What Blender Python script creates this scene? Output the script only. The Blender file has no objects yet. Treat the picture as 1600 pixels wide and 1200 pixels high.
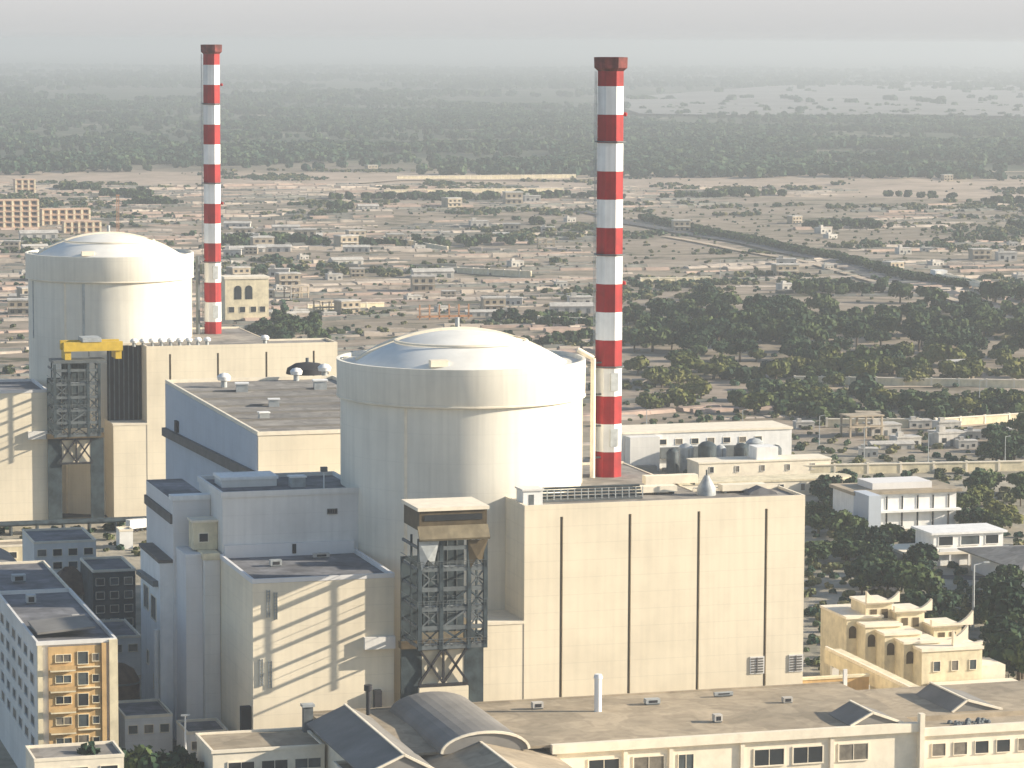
import bpy, bmesh, math, random
from mathutils import Vector, Matrix, noise
rad = math.radians
random.seed(7)

# ------------------------------------------------------------------ camera, world, sun, exposure
sc = bpy.context.scene
col = sc.collection
FPX = 5000.0
PITCH = math.atan(535 / FPX)
YAW = rad(16.5)
ROLL = rad(0.25)
CAM = Vector((-185.385, -664.721, 150.0))
fwd = Vector((math.sin(YAW) * math.cos(PITCH), math.cos(YAW) * math.cos(PITCH), -math.sin(PITCH)))
rgt = Vector((math.cos(YAW), -math.sin(YAW), 0))
upv = rgt.cross(fwd)
cd = bpy.data.cameras.new('camera')
cam = bpy.data.objects.new('camera', cd)
col.objects.link(cam)
sc.camera = cam
cd.sensor_width = 36
cd.lens = 36 * FPX / 1600
cd.clip_start = 1
cd.clip_end = 200000
c_, s_ = math.cos(ROLL), math.sin(ROLL)
r2 = rgt * c_ + upv * s_
u2 = upv * c_ - rgt * s_
M = Matrix((r2, u2, -fwd)).transposed().to_4x4()
M.translation = CAM
cam.matrix_world = M

SUN_EL, SUN_A = 19.5, 16.5
sdir = Vector((math.cos(rad(SUN_EL)) * math.cos(rad(SUN_A)), -math.cos(rad(SUN_EL)) * math.sin(rad(SUN_A)), math.sin(rad(SUN_EL))))
w = bpy.data.worlds.new('World')
sc.world = w
w.use_nodes = True
nt = w.node_tree
sky = nt.nodes.new('ShaderNodeTexSky')
sky.sky_type = 'NISHITA'
sky.sun_disc = False
sky.sun_elevation = rad(SUN_EL)
sky.sun_rotation = rad(90 + SUN_A)
sky.altitude = 100
sky.air_density = 1.0
sky.dust_density = 0.8
sky.ozone_density = 1.0
bg = nt.nodes['Background']
# the lowest ten degrees of the sky are milky with dust haze
tc = nt.nodes.new('ShaderNodeTexCoord'); sx = nt.nodes.new('ShaderNodeSeparateXYZ')
nt.links.new(tc.outputs['Generated'], sx.inputs[0])
mr = nt.nodes.new('ShaderNodeMapRange'); mr.interpolation_type = 'SMOOTHSTEP'
mr.inputs['From Min'].default_value = 0.02; mr.inputs['From Max'].default_value = 0.16
mr.inputs['To Min'].default_value = 1; mr.inputs['To Max'].default_value = 0.0
nt.links.new(sx.outputs['Z'], mr.inputs['Value'])
mx = nt.nodes.new('ShaderNodeMix'); mx.data_type = 'RGBA'
nt.links.new(mr.outputs[0], mx.inputs['Factor']); nt.links.new(sky.outputs[0], mx.inputs['A'])
hr = nt.nodes.new('ShaderNodeValToRGB'); he = hr.color_ramp.elements
he[0].position = 0.0; he[0].color = (0.925, 0.935, 0.945, 1); he[1].position = 1.0; he[1].color = (1.32, 1.29, 1.27, 1)
hmr = nt.nodes.new('ShaderNodeMapRange'); hmr.inputs['From Min'].default_value = -0.002; hmr.inputs['From Max'].default_value = 0.026
nt.links.new(sx.outputs['Z'], hmr.inputs['Value']); nt.links.new(hmr.outputs[0], hr.inputs['Fac'])
hsc = nt.nodes.new('ShaderNodeVectorMath'); hsc.operation = 'SCALE'; hsc.inputs['Scale'].default_value = 3.15
nt.links.new(hr.outputs['Color'], hsc.inputs[0]); nt.links.new(hsc.outputs[0], mx.inputs['B'])
nt.links.new(mx.outputs['Result'], bg.inputs[0])
bg.inputs[1].default_value = 0.088
ld = bpy.data.lights.new('sun', 'SUN')
ld.energy = 4.9
ld.angle = rad(0.6)
ld.color = (1.0, 0.89, 0.72)
sun = bpy.data.objects.new('sun', ld)
col.objects.link(sun)
sun.rotation_euler = sdir.to_track_quat('Z', 'Y').to_euler()
sc.view_settings.view_transform = 'Standard'
sc.view_settings.look = 'None'
sc.view_settings.gamma = 1
sc.view_settings.exposure = 1.12
sc.cycles.max_bounces = 6
sc.cycles.volume_bounces = 1
sc.cycles.volume_step_rate = 1

# ------------------------------------------------------------------ helpers
def ground_pt(px, py, z=0.0):
    """point of the plane at height z seen at photo pixel (px, py): used to survey real positions on the ground"""
    a, b = px - 800, -(py - 600)
    a2, b2 = a * c_ - b * s_, a * s_ + b * c_
    d = fwd + rgt * (a2 / FPX) + upv * (b2 / FPX)
    t = (z - CAM.z) / d.z
    return CAM + d * t

def img_xy(p):
    q = p - CAM
    k = q.dot(fwd)
    if k < 1: return (-9999, -9999)
    a2, b2 = q.dot(rgt) / k * FPX, q.dot(upv) / k * FPX
    return 800 + a2 * c_ + b2 * s_, 600 - (-a2 * s_ + b2 * c_)

def terrain(x, y):
    r = math.hypot(x - 20, y - 150)
    k = min(1, max(0, (r - 620) / 500))
    if k <= 0: return 0.0
    n = noise.noise(Vector((x / 330, y / 330, 3.1))) * 5.0 + noise.noise(Vector((x / 120, y / 120, 9.7))) * 2.2
    return k * (n + 0.6)

def tag(o, label=None, cat=None, group=None, kind=None):
    if label: o['label'] = label
    if cat: o['category'] = cat
    if group: o['group'] = group
    if kind: o['kind'] = kind
    return o

def thing(name, label, cat, loc=(0, 0, 0), rz=0, group=None):
    o = bpy.data.objects.new(name, None)
    col.objects.link(o)
    o.location = loc
    o.rotation_euler = (0, 0, rz)
    o.empty_display_size = 1
    return tag(o, label, cat, group)

class MB:
    def __init__(s):
        s.v = []; s.f = []; s.sm = []
    def add(s, vs, fs, smooth=False):
        n = len(s.v)
        s.v += [tuple(v) for v in vs]
        s.f += [tuple(i + n for i in f) for f in fs]
        s.sm += [smooth] * len(fs)
        return s
    def box(s, x0, x1, y0, y1, z0, z1):
        x0, x1 = min(x0, x1), max(x0, x1); y0, y1 = min(y0, y1), max(y0, y1); z0, z1 = min(z0, z1), max(z0, z1)
        return s.add([(x0, y0, z0), (x1, y0, z0), (x1, y1, z0), (x0, y1, z0), (x0, y0, z1), (x1, y0, z1), (x1, y1, z1), (x0, y1, z1)],
              [(3, 2, 1, 0), (4, 5, 6, 7), (0, 1, 5, 4), (1, 2, 6, 5), (2, 3, 7, 6), (3, 0, 4, 7)])
    def beam(s, p, q, w, h=None):
        h = h or w
        p, q = Vector(p), Vector(q)
        d = (q - p).normalized()
        up = Vector((0, 0, 1)) if abs(d.z) < 0.95 else Vector((0, 1, 0))
        a = d.cross(up).normalized() * (w / 2); b = a.cross(d).normalized() * (h / 2)
        vs = [c + e for c in (p, q) for e in (-a - b, a - b, a + b, -a + b)]
        return s.add(vs, [(0, 1, 2, 3), (7, 6, 5, 4), (0, 4, 5, 1), (1, 5, 6, 2), (2, 6, 7, 3), (3, 7, 4, 0)])
    def tube(s, p, q, r0, r1=None, n=10, cap=True):
        r1 = r0 if r1 is None else r1
        p, q = Vector(p), Vector(q)
        d = (q - p).normalized()
        up = Vector((0, 0, 1)) if abs(d.z) < 0.95 else Vector((0, 1, 0))
        a = d.cross(up).normalized(); b = a.cross(d)
        vs = []
        for c, r in ((p, r0), (q, r1)):
            for i in range(n):
                t = 2 * math.pi * i / n
                vs.append(c + a * math.cos(t) * r + b * math.sin(t) * r)
        fs = [(i, i + n, (i + 1) % n + n, (i + 1) % n) for i in range(n)]
        s.add(vs, fs, True)
        if cap:
            s.add(vs[:n], [tuple(range(n))]); s.add(vs[n:], [tuple(reversed(range(n)))])
        return s
    def lathe(s, prof, cx=0, cy=0, n=64, smooth=True):
        vs = []
        for r, z in prof:
            for i in range(n):
                t = 2 * math.pi * i / n
                vs.append((cx + r * math.cos(t), cy + r * math.sin(t), z))
        fs = []
        for j in range(len(prof) - 1):
            for i in range(n):
                a, b = j * n + i, j * n + (i + 1) % n
                fs.append((a, b, b + n, a + n))
        return s.add(vs, fs, smooth)
    def prism(s, pts, axis, c0, c1):
        """pts: outline in the two other axes; extruded along axis 'x', 'y' or 'z'"""
        def mk(p, c):
            return {'x': (c, p[0], p[1]), 'y': (p[0], c, p[1]), 'z': (p[0], p[1], c)}[axis]
        n = len(pts)
        vs = [mk(p, c0) for p in pts] + [mk(p, c1) for p in pts]
        fs = [tuple(range(n)), tuple(reversed(range(n, 2 * n)))] + [(i, i + n, (i + 1) % n + n, (i + 1) % n) for i in range(n)]
        return s.add(vs, fs)
    def build(s, name, mat, parent=None, label=None, origin=None):
        me = bpy.data.meshes.new(name)
        vs = s.v
        if origin: vs = [(x - origin[0], y - origin[1], z - origin[2]) for x, y, z in vs]
        me.from_pydata(vs, [], s.f)
        me.polygons.foreach_set('use_smooth', s.sm)
        bm = bmesh.new(); bm.from_mesh(me)
        bmesh.ops.recalc_face_normals(bm, faces=bm.faces)
        bm.to_mesh(me); bm.free()
        if any(s.sm): me.set_sharp_from_angle(angle=rad(40))
        me.materials.append(mat)
        o = bpy.data.objects.new(name, me)
        col.objects.link(o)
        if parent: o.parent = parent
        if origin: o.location = origin
        if label: o['label'] = label
        return o

def kids(o): return [c for c in bpy.data.objects if c.parent == o]
_tree = {}
def copy_tree(o, parent=None):
    if o.name not in _tree: _tree[o.name] = kids(o)
    c = o.copy(); col.objects.link(c); c.parent = parent
    for ch in _tree[o.name]: copy_tree(ch, c)
    return c

# ------------------------------------------------------------------ materials
def mat(name, base, rough=0.85, var=0.12, scale=0.15, second=None, streak=0.0, joints=0.0, joint_gap=3.0, metal=0.0, bump=0.0, spec=0.25, patch=0.0):
    m = bpy.data.materials.new(name); m.use_nodes = True
    n = m.node_tree; N = n.nodes; L = n.links
    b = N['Principled BSDF']
    b.inputs['Roughness'].default_value = rough
    b.inputs['Metallic'].default_value = metal
    b.inputs['Specular IOR Level'].default_value = spec
    geo = N.new('ShaderNodeNewGeometry')
    t = N.new('ShaderNodeTexNoise'); t.inputs['Scale'].default_value = scale; t.inputs['Detail'].default_value = 6; t.inputs['Roughness'].default_value = 0.62
    L.new(geo.outputs['Position'], t.inputs['Vector'])
    cr = N.new('ShaderNodeValToRGB')
    c2 = second or tuple(max(0, c * (1 - 2.2 * var)) for c in base)
    c1 = base if second else tuple(min(1, c * (1 + var)) for c in base)
    cr.color_ramp.elements[0].position = 0.32; cr.color_ramp.elements[0].color = (*c2, 1)
    cr.color_ramp.elements[1].position = 0.62; cr.color_ramp.elements[1].color = (*c1, 1)
    L.new(t.outputs['Fac'], cr.inputs['Fac'])
    out = cr.outputs['Color']
    def mul(fac_out, lo):
        nonlocal out
        r = N.new('ShaderNodeMapRange'); r.inputs['To Min'].default_value = lo; r.inputs['To Max'].default_value = 1
        r.inputs['From Min'].default_value = 0.35; r.inputs['From Max'].default_value = 0.6
        L.new(fac_out, r.inputs['Value'])
        mx = N.new('ShaderNodeMix'); mx.data_type = 'RGBA'; mx.blend_type = 'MULTIPLY'; mx.inputs['Factor'].default_value = 1
        cb = N.new('ShaderNodeCombineColor')
        for i in range(3): L.new(r.outputs[0], cb.inputs[i])
        L.new(out, mx.inputs['A']); L.new(cb.outputs[0], mx.inputs['B'])
        out = mx.outputs['Result']
    if streak:
        mp = N.new('ShaderNodeMapping'); mp.inputs['Scale'].default_value = (0.9, 0.9, 0.035)
        L.new(geo.outputs['Position'], mp.inputs['Vector'])
        ts = N.new('ShaderNodeTexNoise'); ts.inputs['Scale'].default_value = 1.0; ts.inputs['Detail'].default_value = 5
        L.new(mp.outputs[0], ts.inputs['Vector']); mul(ts.outputs['Fac'], 1 - streak)
    if patch:
        vo = N.new('ShaderNodeTexVoronoi'); vo.distance = 'CHEBYCHEV'; vo.inputs['Scale'].default_value = 0.16
        L.new(geo.outputs['Position'], vo.inputs['Vector'])
        sc_ = N.new('ShaderNodeSeparateColor'); L.new(vo.outputs['Color'], sc_.inputs[0]); mul(sc_.outputs[0], 1 - patch)
        tp = N.new('ShaderNodeTexNoise'); tp.inputs['Scale'].default_value = 0.22; tp.inputs['Detail'].default_value = 3; tp.inputs['Distortion'].default_value = 1.5
        L.new(geo.outputs['Position'], tp.inputs['Vector']); mul(tp.outputs['Fac'], 1 - patch * 1.3)
    if joints:
        sp = N.new('ShaderNodeSeparateXYZ'); L.new(geo.outputs['Position'], sp.inputs[0])
        md = N.new('ShaderNodeMath'); md.operation = 'PINGPONG'; md.inputs[1].default_value = joint_gap / 2
        L.new(sp.outputs['Z'], md.inputs[0])
        r = N.new('ShaderNodeMapRange'); r.inputs['From Min'].default_value = 0.0; r.inputs['From Max'].default_value = 0.13
        r.inputs['To Min'].default_value = 1 - joints; r.inputs['To Max'].default_value = 1
        L.new(md.outputs[0], r.inputs['Value'])
        mx = N.new('ShaderNodeMix'); mx.data_type = 'RGBA'; mx.blend_type = 'MULTIPLY'; mx.inputs['Factor'].default_value = 1
        cb = N.new('ShaderNodeCombineColor')
        for i in range(3): L.new(r.outputs[0], cb.inputs[i])
        L.new(out, mx.inputs['A']); L.new(cb.outputs[0], mx.inputs['B']); out = mx.outputs['Result']
    L.new(out, b.inputs['Base Color'])
    if bump:
        bp = N.new('ShaderNodeBump'); bp.inputs['Strength'].default_value = bump; bp.inputs['Distance'].default_value = 0.3
        L.new(t.outputs['Fac'], bp.inputs['Height']); L.new(bp.outputs[0], b.inputs['Normal'])
    return m

M_ = dict(
    bluegrey=mat('blue_grey_shade', (0.46, 0.50, 0.55), var=0.03, scale=0.1, streak=0.04, joints=0.06, joint_gap=4),  # bluish shade of left-facing walls put into the colour
    soot=mat('sooty_red', (0.17, 0.035, 0.03), rough=0.7, var=0.3, scale=0.5, streak=0.5),
    khaki2=mat('faded_khaki', (0.20, 0.165, 0.105), rough=0.7, var=0.12, scale=0.3, streak=0.2),
    hwhite=mat('house_white', (0.52, 0.49, 0.44), var=0.12, scale=0.2, streak=0.15),
    htan=mat('house_tan', (0.40, 0.33, 0.24), var=0.12, scale=0.2, streak=0.15),
    cream=mat('cream_concrete', (0.77, 0.68, 0.52), var=0.05, scale=0.06, streak=0.06, joints=0.10, joint_gap=3.6),
    drum=mat('drum_concrete', (0.75, 0.71, 0.61), var=0.05, scale=0.05, streak=0.085, joints=0.07, joint_gap=6.2),
    dome=mat('dome_render', (0.74, 0.72, 0.66), var=0.05, scale=0.12),
    grey=mat('grey_concrete', (0.68, 0.66, 0.62), var=0.05, scale=0.08, streak=0.07, joints=0.08, joint_gap=4.2),
    pale=mat('pale_painted_panel', (0.68, 0.66, 0.64), var=0.03, scale=0.1, streak=0.03, joints=0.05, joint_gap=5),
    ochre=mat('ochre_render', (0.56, 0.37, 0.17), var=0.1, scale=0.3, streak=0.15),
    sandstone=mat('sand_render', (0.70, 0.61, 0.42), var=0.1, scale=0.3, streak=0.1),
    pink=mat('pink_plaster', (0.58, 0.40, 0.28), var=0.1, scale=0.2),
    white=mat('white_paint', (0.78, 0.77, 0.74), rough=0.6, var=0.04, scale=0.3, streak=0.08),
    trim=mat('cream_trim', (0.76, 0.68, 0.54), var=0.05, scale=0.4),
    red=mat('red_paint', (0.34, 0.018, 0.02), rough=0.6, var=0.12, scale=0.25, streak=0.25),
    cwhite=mat('chimney_white', (0.76, 0.76, 0.74), rough=0.6, var=0.05, scale=0.2, streak=0.14),
    roof=mat('roof_felt', (0.34, 0.31, 0.27), var=0.2, scale=0.06, second=(0.20, 0.19, 0.175), patch=0.2),
    roof_dark=mat('roof_bitumen', (0.19, 0.19, 0.20), var=0.2, scale=0.1, patch=0.2),
    roof_tan=mat('roof_tan_sheet', (0.46, 0.375, 0.265), var=0.12, scale=0.035, streak=0.05, second=(0.29, 0.245, 0.18), patch=0.16),
    vault=mat('vault_sheet', (0.20, 0.19, 0.175), var=0.1, scale=0.1),
    brown=mat('brown_tile', (0.10, 0.065, 0.045), var=0.2, scale=0.6),
    steel=mat('dark_steel', (0.11, 0.125, 0.13), rough=0.6, var=0.15, scale=0.5, spec=0.4),
    steel_l=mat('light_steel', (0.36, 0.38, 0.38), rough=0.5, var=0.12, scale=0.5, spec=0.4),
    slot=mat('joint_dark', (0.13, 0.12, 0.11), var=0.1, scale=0.3),
    yellow=mat('crane_yellow', (0.62, 0.42, 0.05), rough=0.5, var=0.08, scale=0.5),
    khaki=mat('khaki_sheet', (0.10, 0.075, 0.042), rough=0.6, var=0.15, scale=0.25, streak=0.2),
    glass=mat('dark_glass', (0.025, 0.03, 0.035), rough=0.15, var=0.1, scale=0.3, spec=0.6),
    glass2=mat('grey_glass', (0.07, 0.085, 0.09), rough=0.2, var=0.2, scale=0.3, spec=0.6),
    blind=mat('window_blind', (0.17, 0.15, 0.12), rough=0.6, var=0.2, scale=0.5),
    louvre=mat('teal_cladding', (0.042, 0.058, 0.066), rough=0.6, var=0.25, scale=0.4),
    black=mat('black_duct', (0.03, 0.03, 0.035), var=0.1, scale=0.5),
    bark=mat('bark', (0.10, 0.075, 0.05), var=0.2, scale=2),
    asphalt=mat('asphalt', (0.075, 0.075, 0.08), var=0.12, scale=0.05),
    dirt=mat('dirt_road', (0.46, 0.37, 0.27), var=0.1, scale=0.05),
    rust=mat('rust_frame', (0.42, 0.2, 0.09), var=0.2, scale=0.3),
    line=mat('road_paint', (0.7, 0.7, 0.68), var=0.05, scale=1),
)

def leaf_mat(name, c1, c2, c3):
    m = bpy.data.materials.new(name); m.use_nodes = True
    N = m.node_tree.nodes; L = m.node_tree.links
    b = N['Principled BSDF']; b.inputs['Roughness'].default_value = 0.75; b.inputs['Specular IOR Level'].default_value = 0.15
    oi = N.new('ShaderNodeObjectInfo')
    geo = N.new('ShaderNodeNewGeometry')
    t = N.new('ShaderNodeTexNoise'); t.inputs['Scale'].default_value = 0.35; t.inputs['Detail'].default_value = 4
    L.new(geo.outputs['Position'], t.inputs['Vector'])
    ad = N.new('ShaderNodeMath'); ad.operation = 'MULTIPLY_ADD'; ad.inputs[1].default_value = 0.45; ad.inputs[2].default_value = -0.22
    L.new(oi.outputs['Random'], ad.inputs[0])
    a2 = N.new('ShaderNodeMath'); a2.operation = 'ADD'; L.new(ad.outputs[0], a2.inputs[0]); L.new(t.outputs['Fac'], a2.inputs[1])
    cr = N.new('ShaderNodeValToRGB'); e = cr.color_ramp.elements
    e[0].position = 0.3; e[0].color = (*c1, 1); e[1].position = 0.72; e[1].color = (*c3, 1)
    k = e.new(0.5); k.color = (*c2, 1)
    L.new(a2.outputs[0], cr.inputs['Fac']); L.new(cr.outputs['Color'], b.inputs['Base Color'])
    return m
LEAF_D = leaf_mat('dark_leaves', (0.011, 0.030, 0.016), (0.024, 0.050, 0.022), (0.070, 0.098, 0.034))  # lightest tone puts sunlit crown tops into the leaf colour
LEAF_O = leaf_mat('olive_leaves', (0.045, 0.066, 0.018), (0.085, 0.102, 0.026), (0.14, 0.14, 0.042))
LEAF_F = leaf_mat('far_leaves', (0.016, 0.050, 0.032), (0.036, 0.078, 0.046), (0.080, 0.12, 0.060))
LEAF_S = leaf_mat('scrub_leaves', (0.055, 0.075, 0.033), (0.105, 0.12, 0.05), (0.2, 0.185, 0.09))

# ------------------------------------------------------------------ ground
def ground_material():
    m = bpy.data.materials.new('plain'); m.use_nodes = True
    N = m.node_tree.nodes; L = m.node_tree.links
    b = N['Principled BSDF']; b.inputs['Roughness'].default_value = 0.95; b.inputs['Specular IOR Level'].default_value = 0.1
    geo = N.new('ShaderNodeNewGeometry')
    def nz(scale, detail=6, rough=0.6, stretch=None):
        t = N.new('ShaderNodeTexNoise'); t.inputs['Scale'].default_value = scale; t.inputs['Detail'].default_value = detail; t.inputs['Roughness'].default_value = rough
        if stretch:
            mp = N.new('ShaderNodeMapping'); mp.inputs['Scale'].default_value = stretch; mp.inputs['Rotation'].default_value = (0, 0, 0.25)
            L.new(geo.outputs['Position'], mp.inputs['Vector']); L.new(mp.outputs[0], t.inputs['Vector'])
        else: L.new(geo.outputs['Position'], t.inputs['Vector'])
        return t.outputs['Fac']
    def ramp(fac, stops):
        cr = N.new('ShaderNodeValToRGB'); e = cr.color_ramp.elements
        while len(e) < len(stops): e.new(0.5)
        for i, (p, c) in enumerate(stops): e[i].position = p; e[i].color = (*c, 1)
        L.new(fac, cr.inputs['Fac']); return cr.outputs['Color']
    def mix(f, a, c):
        mx = N.new('ShaderNodeMix'); mx.data_type = 'RGBA'
        L.new(f, mx.inputs['Factor']); L.new(a, mx.inputs['A']); L.new(c, mx.inputs['B']); return mx.outputs['Result']
    # fields: voronoi parcels with own soil colour
    mp = N.new('ShaderNodeMapping'); mp.inputs['Scale'].default_value = (0.005, 0.011, 0.0); mp.inputs['Rotation'].default_value = (0, 0, 0.2)
    L.new(geo.outputs['Position'], mp.inputs['Vector'])
    warp = N.new('ShaderNodeTexNoise'); warp.inputs['Scale'].default_value = 0.8; warp.inputs['Detail'].default_value = 4
    L.new(mp.outputs[0], warp.inputs['Vector'])
    va = N.new('ShaderNodeVectorMath'); va.operation = 'MULTIPLY_ADD'; va.inputs[1].default_value = (1.6, 1.6, 0)
    L.new(warp.outputs['Color'], va.inputs[0]); L.new(mp.outputs[0], va.inputs[2])
    vo = N.new('ShaderNodeTexVoronoi'); vo.inputs['Scale'].default_value = 1.0
    L.new(va.outputs[0], vo.inputs['Vector'])
    sepc = N.new('ShaderNodeSeparateColor'); L.new(vo.outputs['Color'], sepc.inputs[0])
    parcels = ramp(sepc.outputs[0], [(0.0, (0.175, 0.149, 0.109)), (0.3, (0.240, 0.197, 0.146)), (0.5, (0.306, 0.244, 0.189)), (0.7, (0.349, 0.272, 0.218)), (0.88, (0.212, 0.189, 0.139)), (1.0, (0.400, 0.335, 0.270))])
    fine = ramp(nz(0.03, 8, 0.7, (1, 2.2, 1)), [(0.38, (0.124, 0.113, 0.080)), (0.5, (0.248, 0.207, 0.157)), (0.64, (0.379, 0.313, 0.248))])
    fm = N.new('ShaderNodeMix'); fm.data_type = 'RGBA'; fm.inputs['Factor'].default_value = 0.6
    L.new(parcels, fm.inputs['A']); L.new(fine, fm.inputs['B'])
    out = fm.outputs['Result']
    # scrub cover
    scr = N.new('ShaderNodeMapRange'); scr.inputs['From Min'].default_value = 0.54; scr.inputs['From Max'].default_value = 0.62
    L.new(nz(0.012, 9, 0.72, (1, 1.8, 1)), scr.inputs['Value'])
    sc_col = ramp(nz(0.08, 5), [(0.35, (0.043, 0.049, 0.030)), (0.65, (0.094, 0.094, 0.055))])
    out = mix(scr.outputs[0], out, sc_col)
    # beyond three kilometres the land is wooded: dark litter under the trees
    ln = N.new('ShaderNodeVectorMath'); ln.operation = 'DISTANCE'; ln.inputs[1].default_value = (-185, -664, 0)
    L.new(geo.outputs['Position'], ln.inputs[0])
    wd = N.new('ShaderNodeMath'); wd.operation = 'MULTIPLY_ADD'; wd.inputs[1].default_value = 1500; L.new(nz(0.0012, 5, 0.6), wd.inputs[0])
    L.new(ln.outputs['Value'], wd.inputs[2])
    far = N.new('ShaderNodeMapRange'); far.inputs['From Min'].default_value = 4300; far.inputs['From Max'].default_value = 4700
    L.new(wd.outputs[0], far.inputs['Value'])
    fcol = ramp(nz(0.004, 8, 0.7), [(0.38, (0.045, 0.06, 0.04)), (0.56, (0.075, 0.09, 0.06)), (0.68, (0.24, 0.21, 0.16))])
    out = mix(far.outputs[0], out, fcol)
    # open sandy flat in front of the wood
    fa = N.new('ShaderNodeMath'); fa.operation = 'MULTIPLY_ADD'; fa.inputs[1].default_value = 500; L.new(nz(0.003, 6, 0.7), fa.inputs[0]); L.new(ln.outputs['Value'], fa.inputs[2])
    up_ = N.new('ShaderNodeMapRange'); up_.inputs['From Min'].default_value = 3330; up_.inputs['From Max'].default_value = 3420; L.new(fa.outputs[0], up_.inputs['Value'])
    dn_ = N.new('ShaderNodeMapRange'); dn_.inputs['From Min'].default_value = 3900; dn_.inputs['From Max'].default_value = 3960; dn_.inputs['To Min'].default_value = 1; dn_.inputs['To Max'].default_value = 0; L.new(fa.outputs[0], dn_.inputs['Value'])
    sm_ = N.new('ShaderNodeMath'); sm_.operation = 'MULTIPLY'; L.new(up_.outputs[0], sm_.inputs[0]); L.new(dn_.outputs[0], sm_.inputs[1])
    s2_ = N.new('ShaderNodeMath'); s2_.operation = 'MULTIPLY'; s2_.inputs[1].default_value = 0.75; L.new(sm_.outputs[0], s2_.inputs[0])
    out = mix(s2_.outputs[0], out, ramp(nz(0.02, 6, 0.7), [(0.35, (0.30, 0.24, 0.18)), (0.6, (0.50, 0.395, 0.31))]))
    # yard of the plant: compacted sandy concrete
    d2 = N.new('ShaderNodeVectorMath'); d2.operation = 'DISTANCE'; d2.inputs[1].default_value = (0, 150, 0)
    L.new(geo.outputs['Position'], d2.inputs[0])
    yd = N.new('ShaderNodeMapRange'); yd.inputs['From Min'].default_value = 420; yd.inputs['From Max'].default_value = 360
    L.new(d2.outputs['Value'], yd.inputs['Value'])
    ycol = ramp(nz(0.05, 8, 0.7), [(0.35, (0.17, 0.16, 0.12)), (0.5, (0.30, 0.27, 0.21)), (0.66, (0.42, 0.37, 0.29))])
    out = mix(yd.outputs[0], out, ycol)
    L.new(out, b.inputs['Base Color'])
    bp = N.new('ShaderNodeBump'); bp.inputs['Strength'].default_value = 0.6; bp.inputs['Distance'].default_value = 1.5
    L.new(nz(0.06, 6, 0.7), bp.inputs['Height']); L.new(bp.outputs[0], b.inputs['Normal'])
    return m

def build_ground():
    head = math.atan2(fwd.x, fwd.y)
    angs = []
    a = -180.0
    while a < 180:
        angs.append(a)
        a += 0.14 if abs(a) < 12 else (1.0 if abs(a) < 24 else 6.0)
    rs = [0]
    r = 60.0
    while r < 60000:
        rs.append(r); r *= 1.018
    rs.append(60000)
    vs = [(CAM.x, CAM.y, 0)]
    na = len(angs)
    for r in rs[1:]:
        for a in angs:
            t = head + rad(a)
            x, y = CAM.x + r * math.sin(t), CAM.y + r * math.cos(t)
            vs.append((x, y, terrain(x, y) if r < 9000 else 0.6))
    fs = [(0, 1 + i, 1 + (i + 1) % na) for i in range(na)]
    for j in range(len(rs) - 2):
        o0 = 1 + j * na; o1 = o0 + na
        for i in range(na):
            k = (i + 1) % na
            fs.append((o0 + i, o1 + i, o1 + k, o0 + k))
    me = bpy.data.meshes.new('ground'); me.from_pydata(vs, [], fs)
    bm = bmesh.new(); bm.from_mesh(me); bmesh.ops.recalc_face_normals(bm, faces=bm.faces)
    bm.faces.ensure_lookup_table()
    if bm.faces[0].normal.z < 0: bmesh.ops.reverse_faces(bm, faces=bm.faces)
    bm.to_mesh(me); bm.free()
    me.materials.append(ground_material())
    o = bpy.data.objects.new('ground', me); col.objects.link(o)
    tag(o, kind='structure')
build_ground()

def ribbon(name, pts, width, m, dz=0.15):
    """road-like strip lying on the terrain"""
    mb = MB(); vs = []
    P = []
    for i in range(len(pts) - 1):
        a, b = Vector(pts[i]), Vector(pts[i + 1]); n = max(1, int((b - a).length / 25))
        for k in range(n): P.append(a.lerp(b, k / n))
    P.append(Vector(pts[-1]))
    for i, p in enumerate(P):
        d = (P[min(i + 1, len(P) - 1)] - P[max(i - 1, 0)]).normalized()
        q = Vector((-d.y, d.x)) * width / 2
        for s in (-1, 1):
            x, y = p.x + q.x * s, p.y + q.y * s
            vs.append((x, y, max(terrain(x, y), terrain(p.x, p.y)) + dz))
    mb.add(vs, [(2 * i, 2 * i + 1, 2 * i + 3, 2 * i + 2) for i in range(len(P) - 1)])
    o = mb.build(name, m)
    me = o.data
    if me.polygons and sum(p.normal.z for p in me.polygons) < 0: me.flip_normals()
    return tag(o, kind='structure')
def gp(px, py): p = ground_pt(px, py); return (p.x, p.y)
ribbon('road', [gp(900, 330), gp(980, 352), gp(1150, 380), gp(1300, 412), gp(1470, 458), gp(1640, 510)], 15, M_['asphalt'], 0.9)
sf = MB(); sp = [gp(1000, 183), gp(1180, 186), gp(1400, 184), gp(1750, 190), gp(1900, 122), gp(1500, 128), gp(1200, 138), gp(930, 160)]
sf.add([(x, y, 7.5) for x, y in sp] + [(x, y, 6.9) for x, y in sp], [tuple(range(8)), tuple(reversed(range(8, 16)))] + [(i, i + 8, (i + 1) % 8 + 8, (i + 1) % 8) for i in range(8)])
tag(sf.build('pale_flat', mat('pale_flat', (0.22, 0.215, 0.20), var=0.12, scale=0.004)), kind='structure')  # flat sheet, paler than the wooded ground around it
ribbon('dirt_track', [gp(1040, 372), gp(1180, 398), gp(1330, 428), gp(1480, 470), gp(1620, 520)], 6, M_['dirt'], 0.9)
ribbon('field_path', [gp(560, 290), gp(700, 281), gp(900, 280), gp(1100, 274), gp(1300, 272), gp(1620, 268)], 14, M_['dirt'], 1.2)
ribbon('gravel_track', [gp(1240, 610), gp(1400, 604), gp(1620, 603)], 9, M_['dirt'], 0.3)
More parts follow.
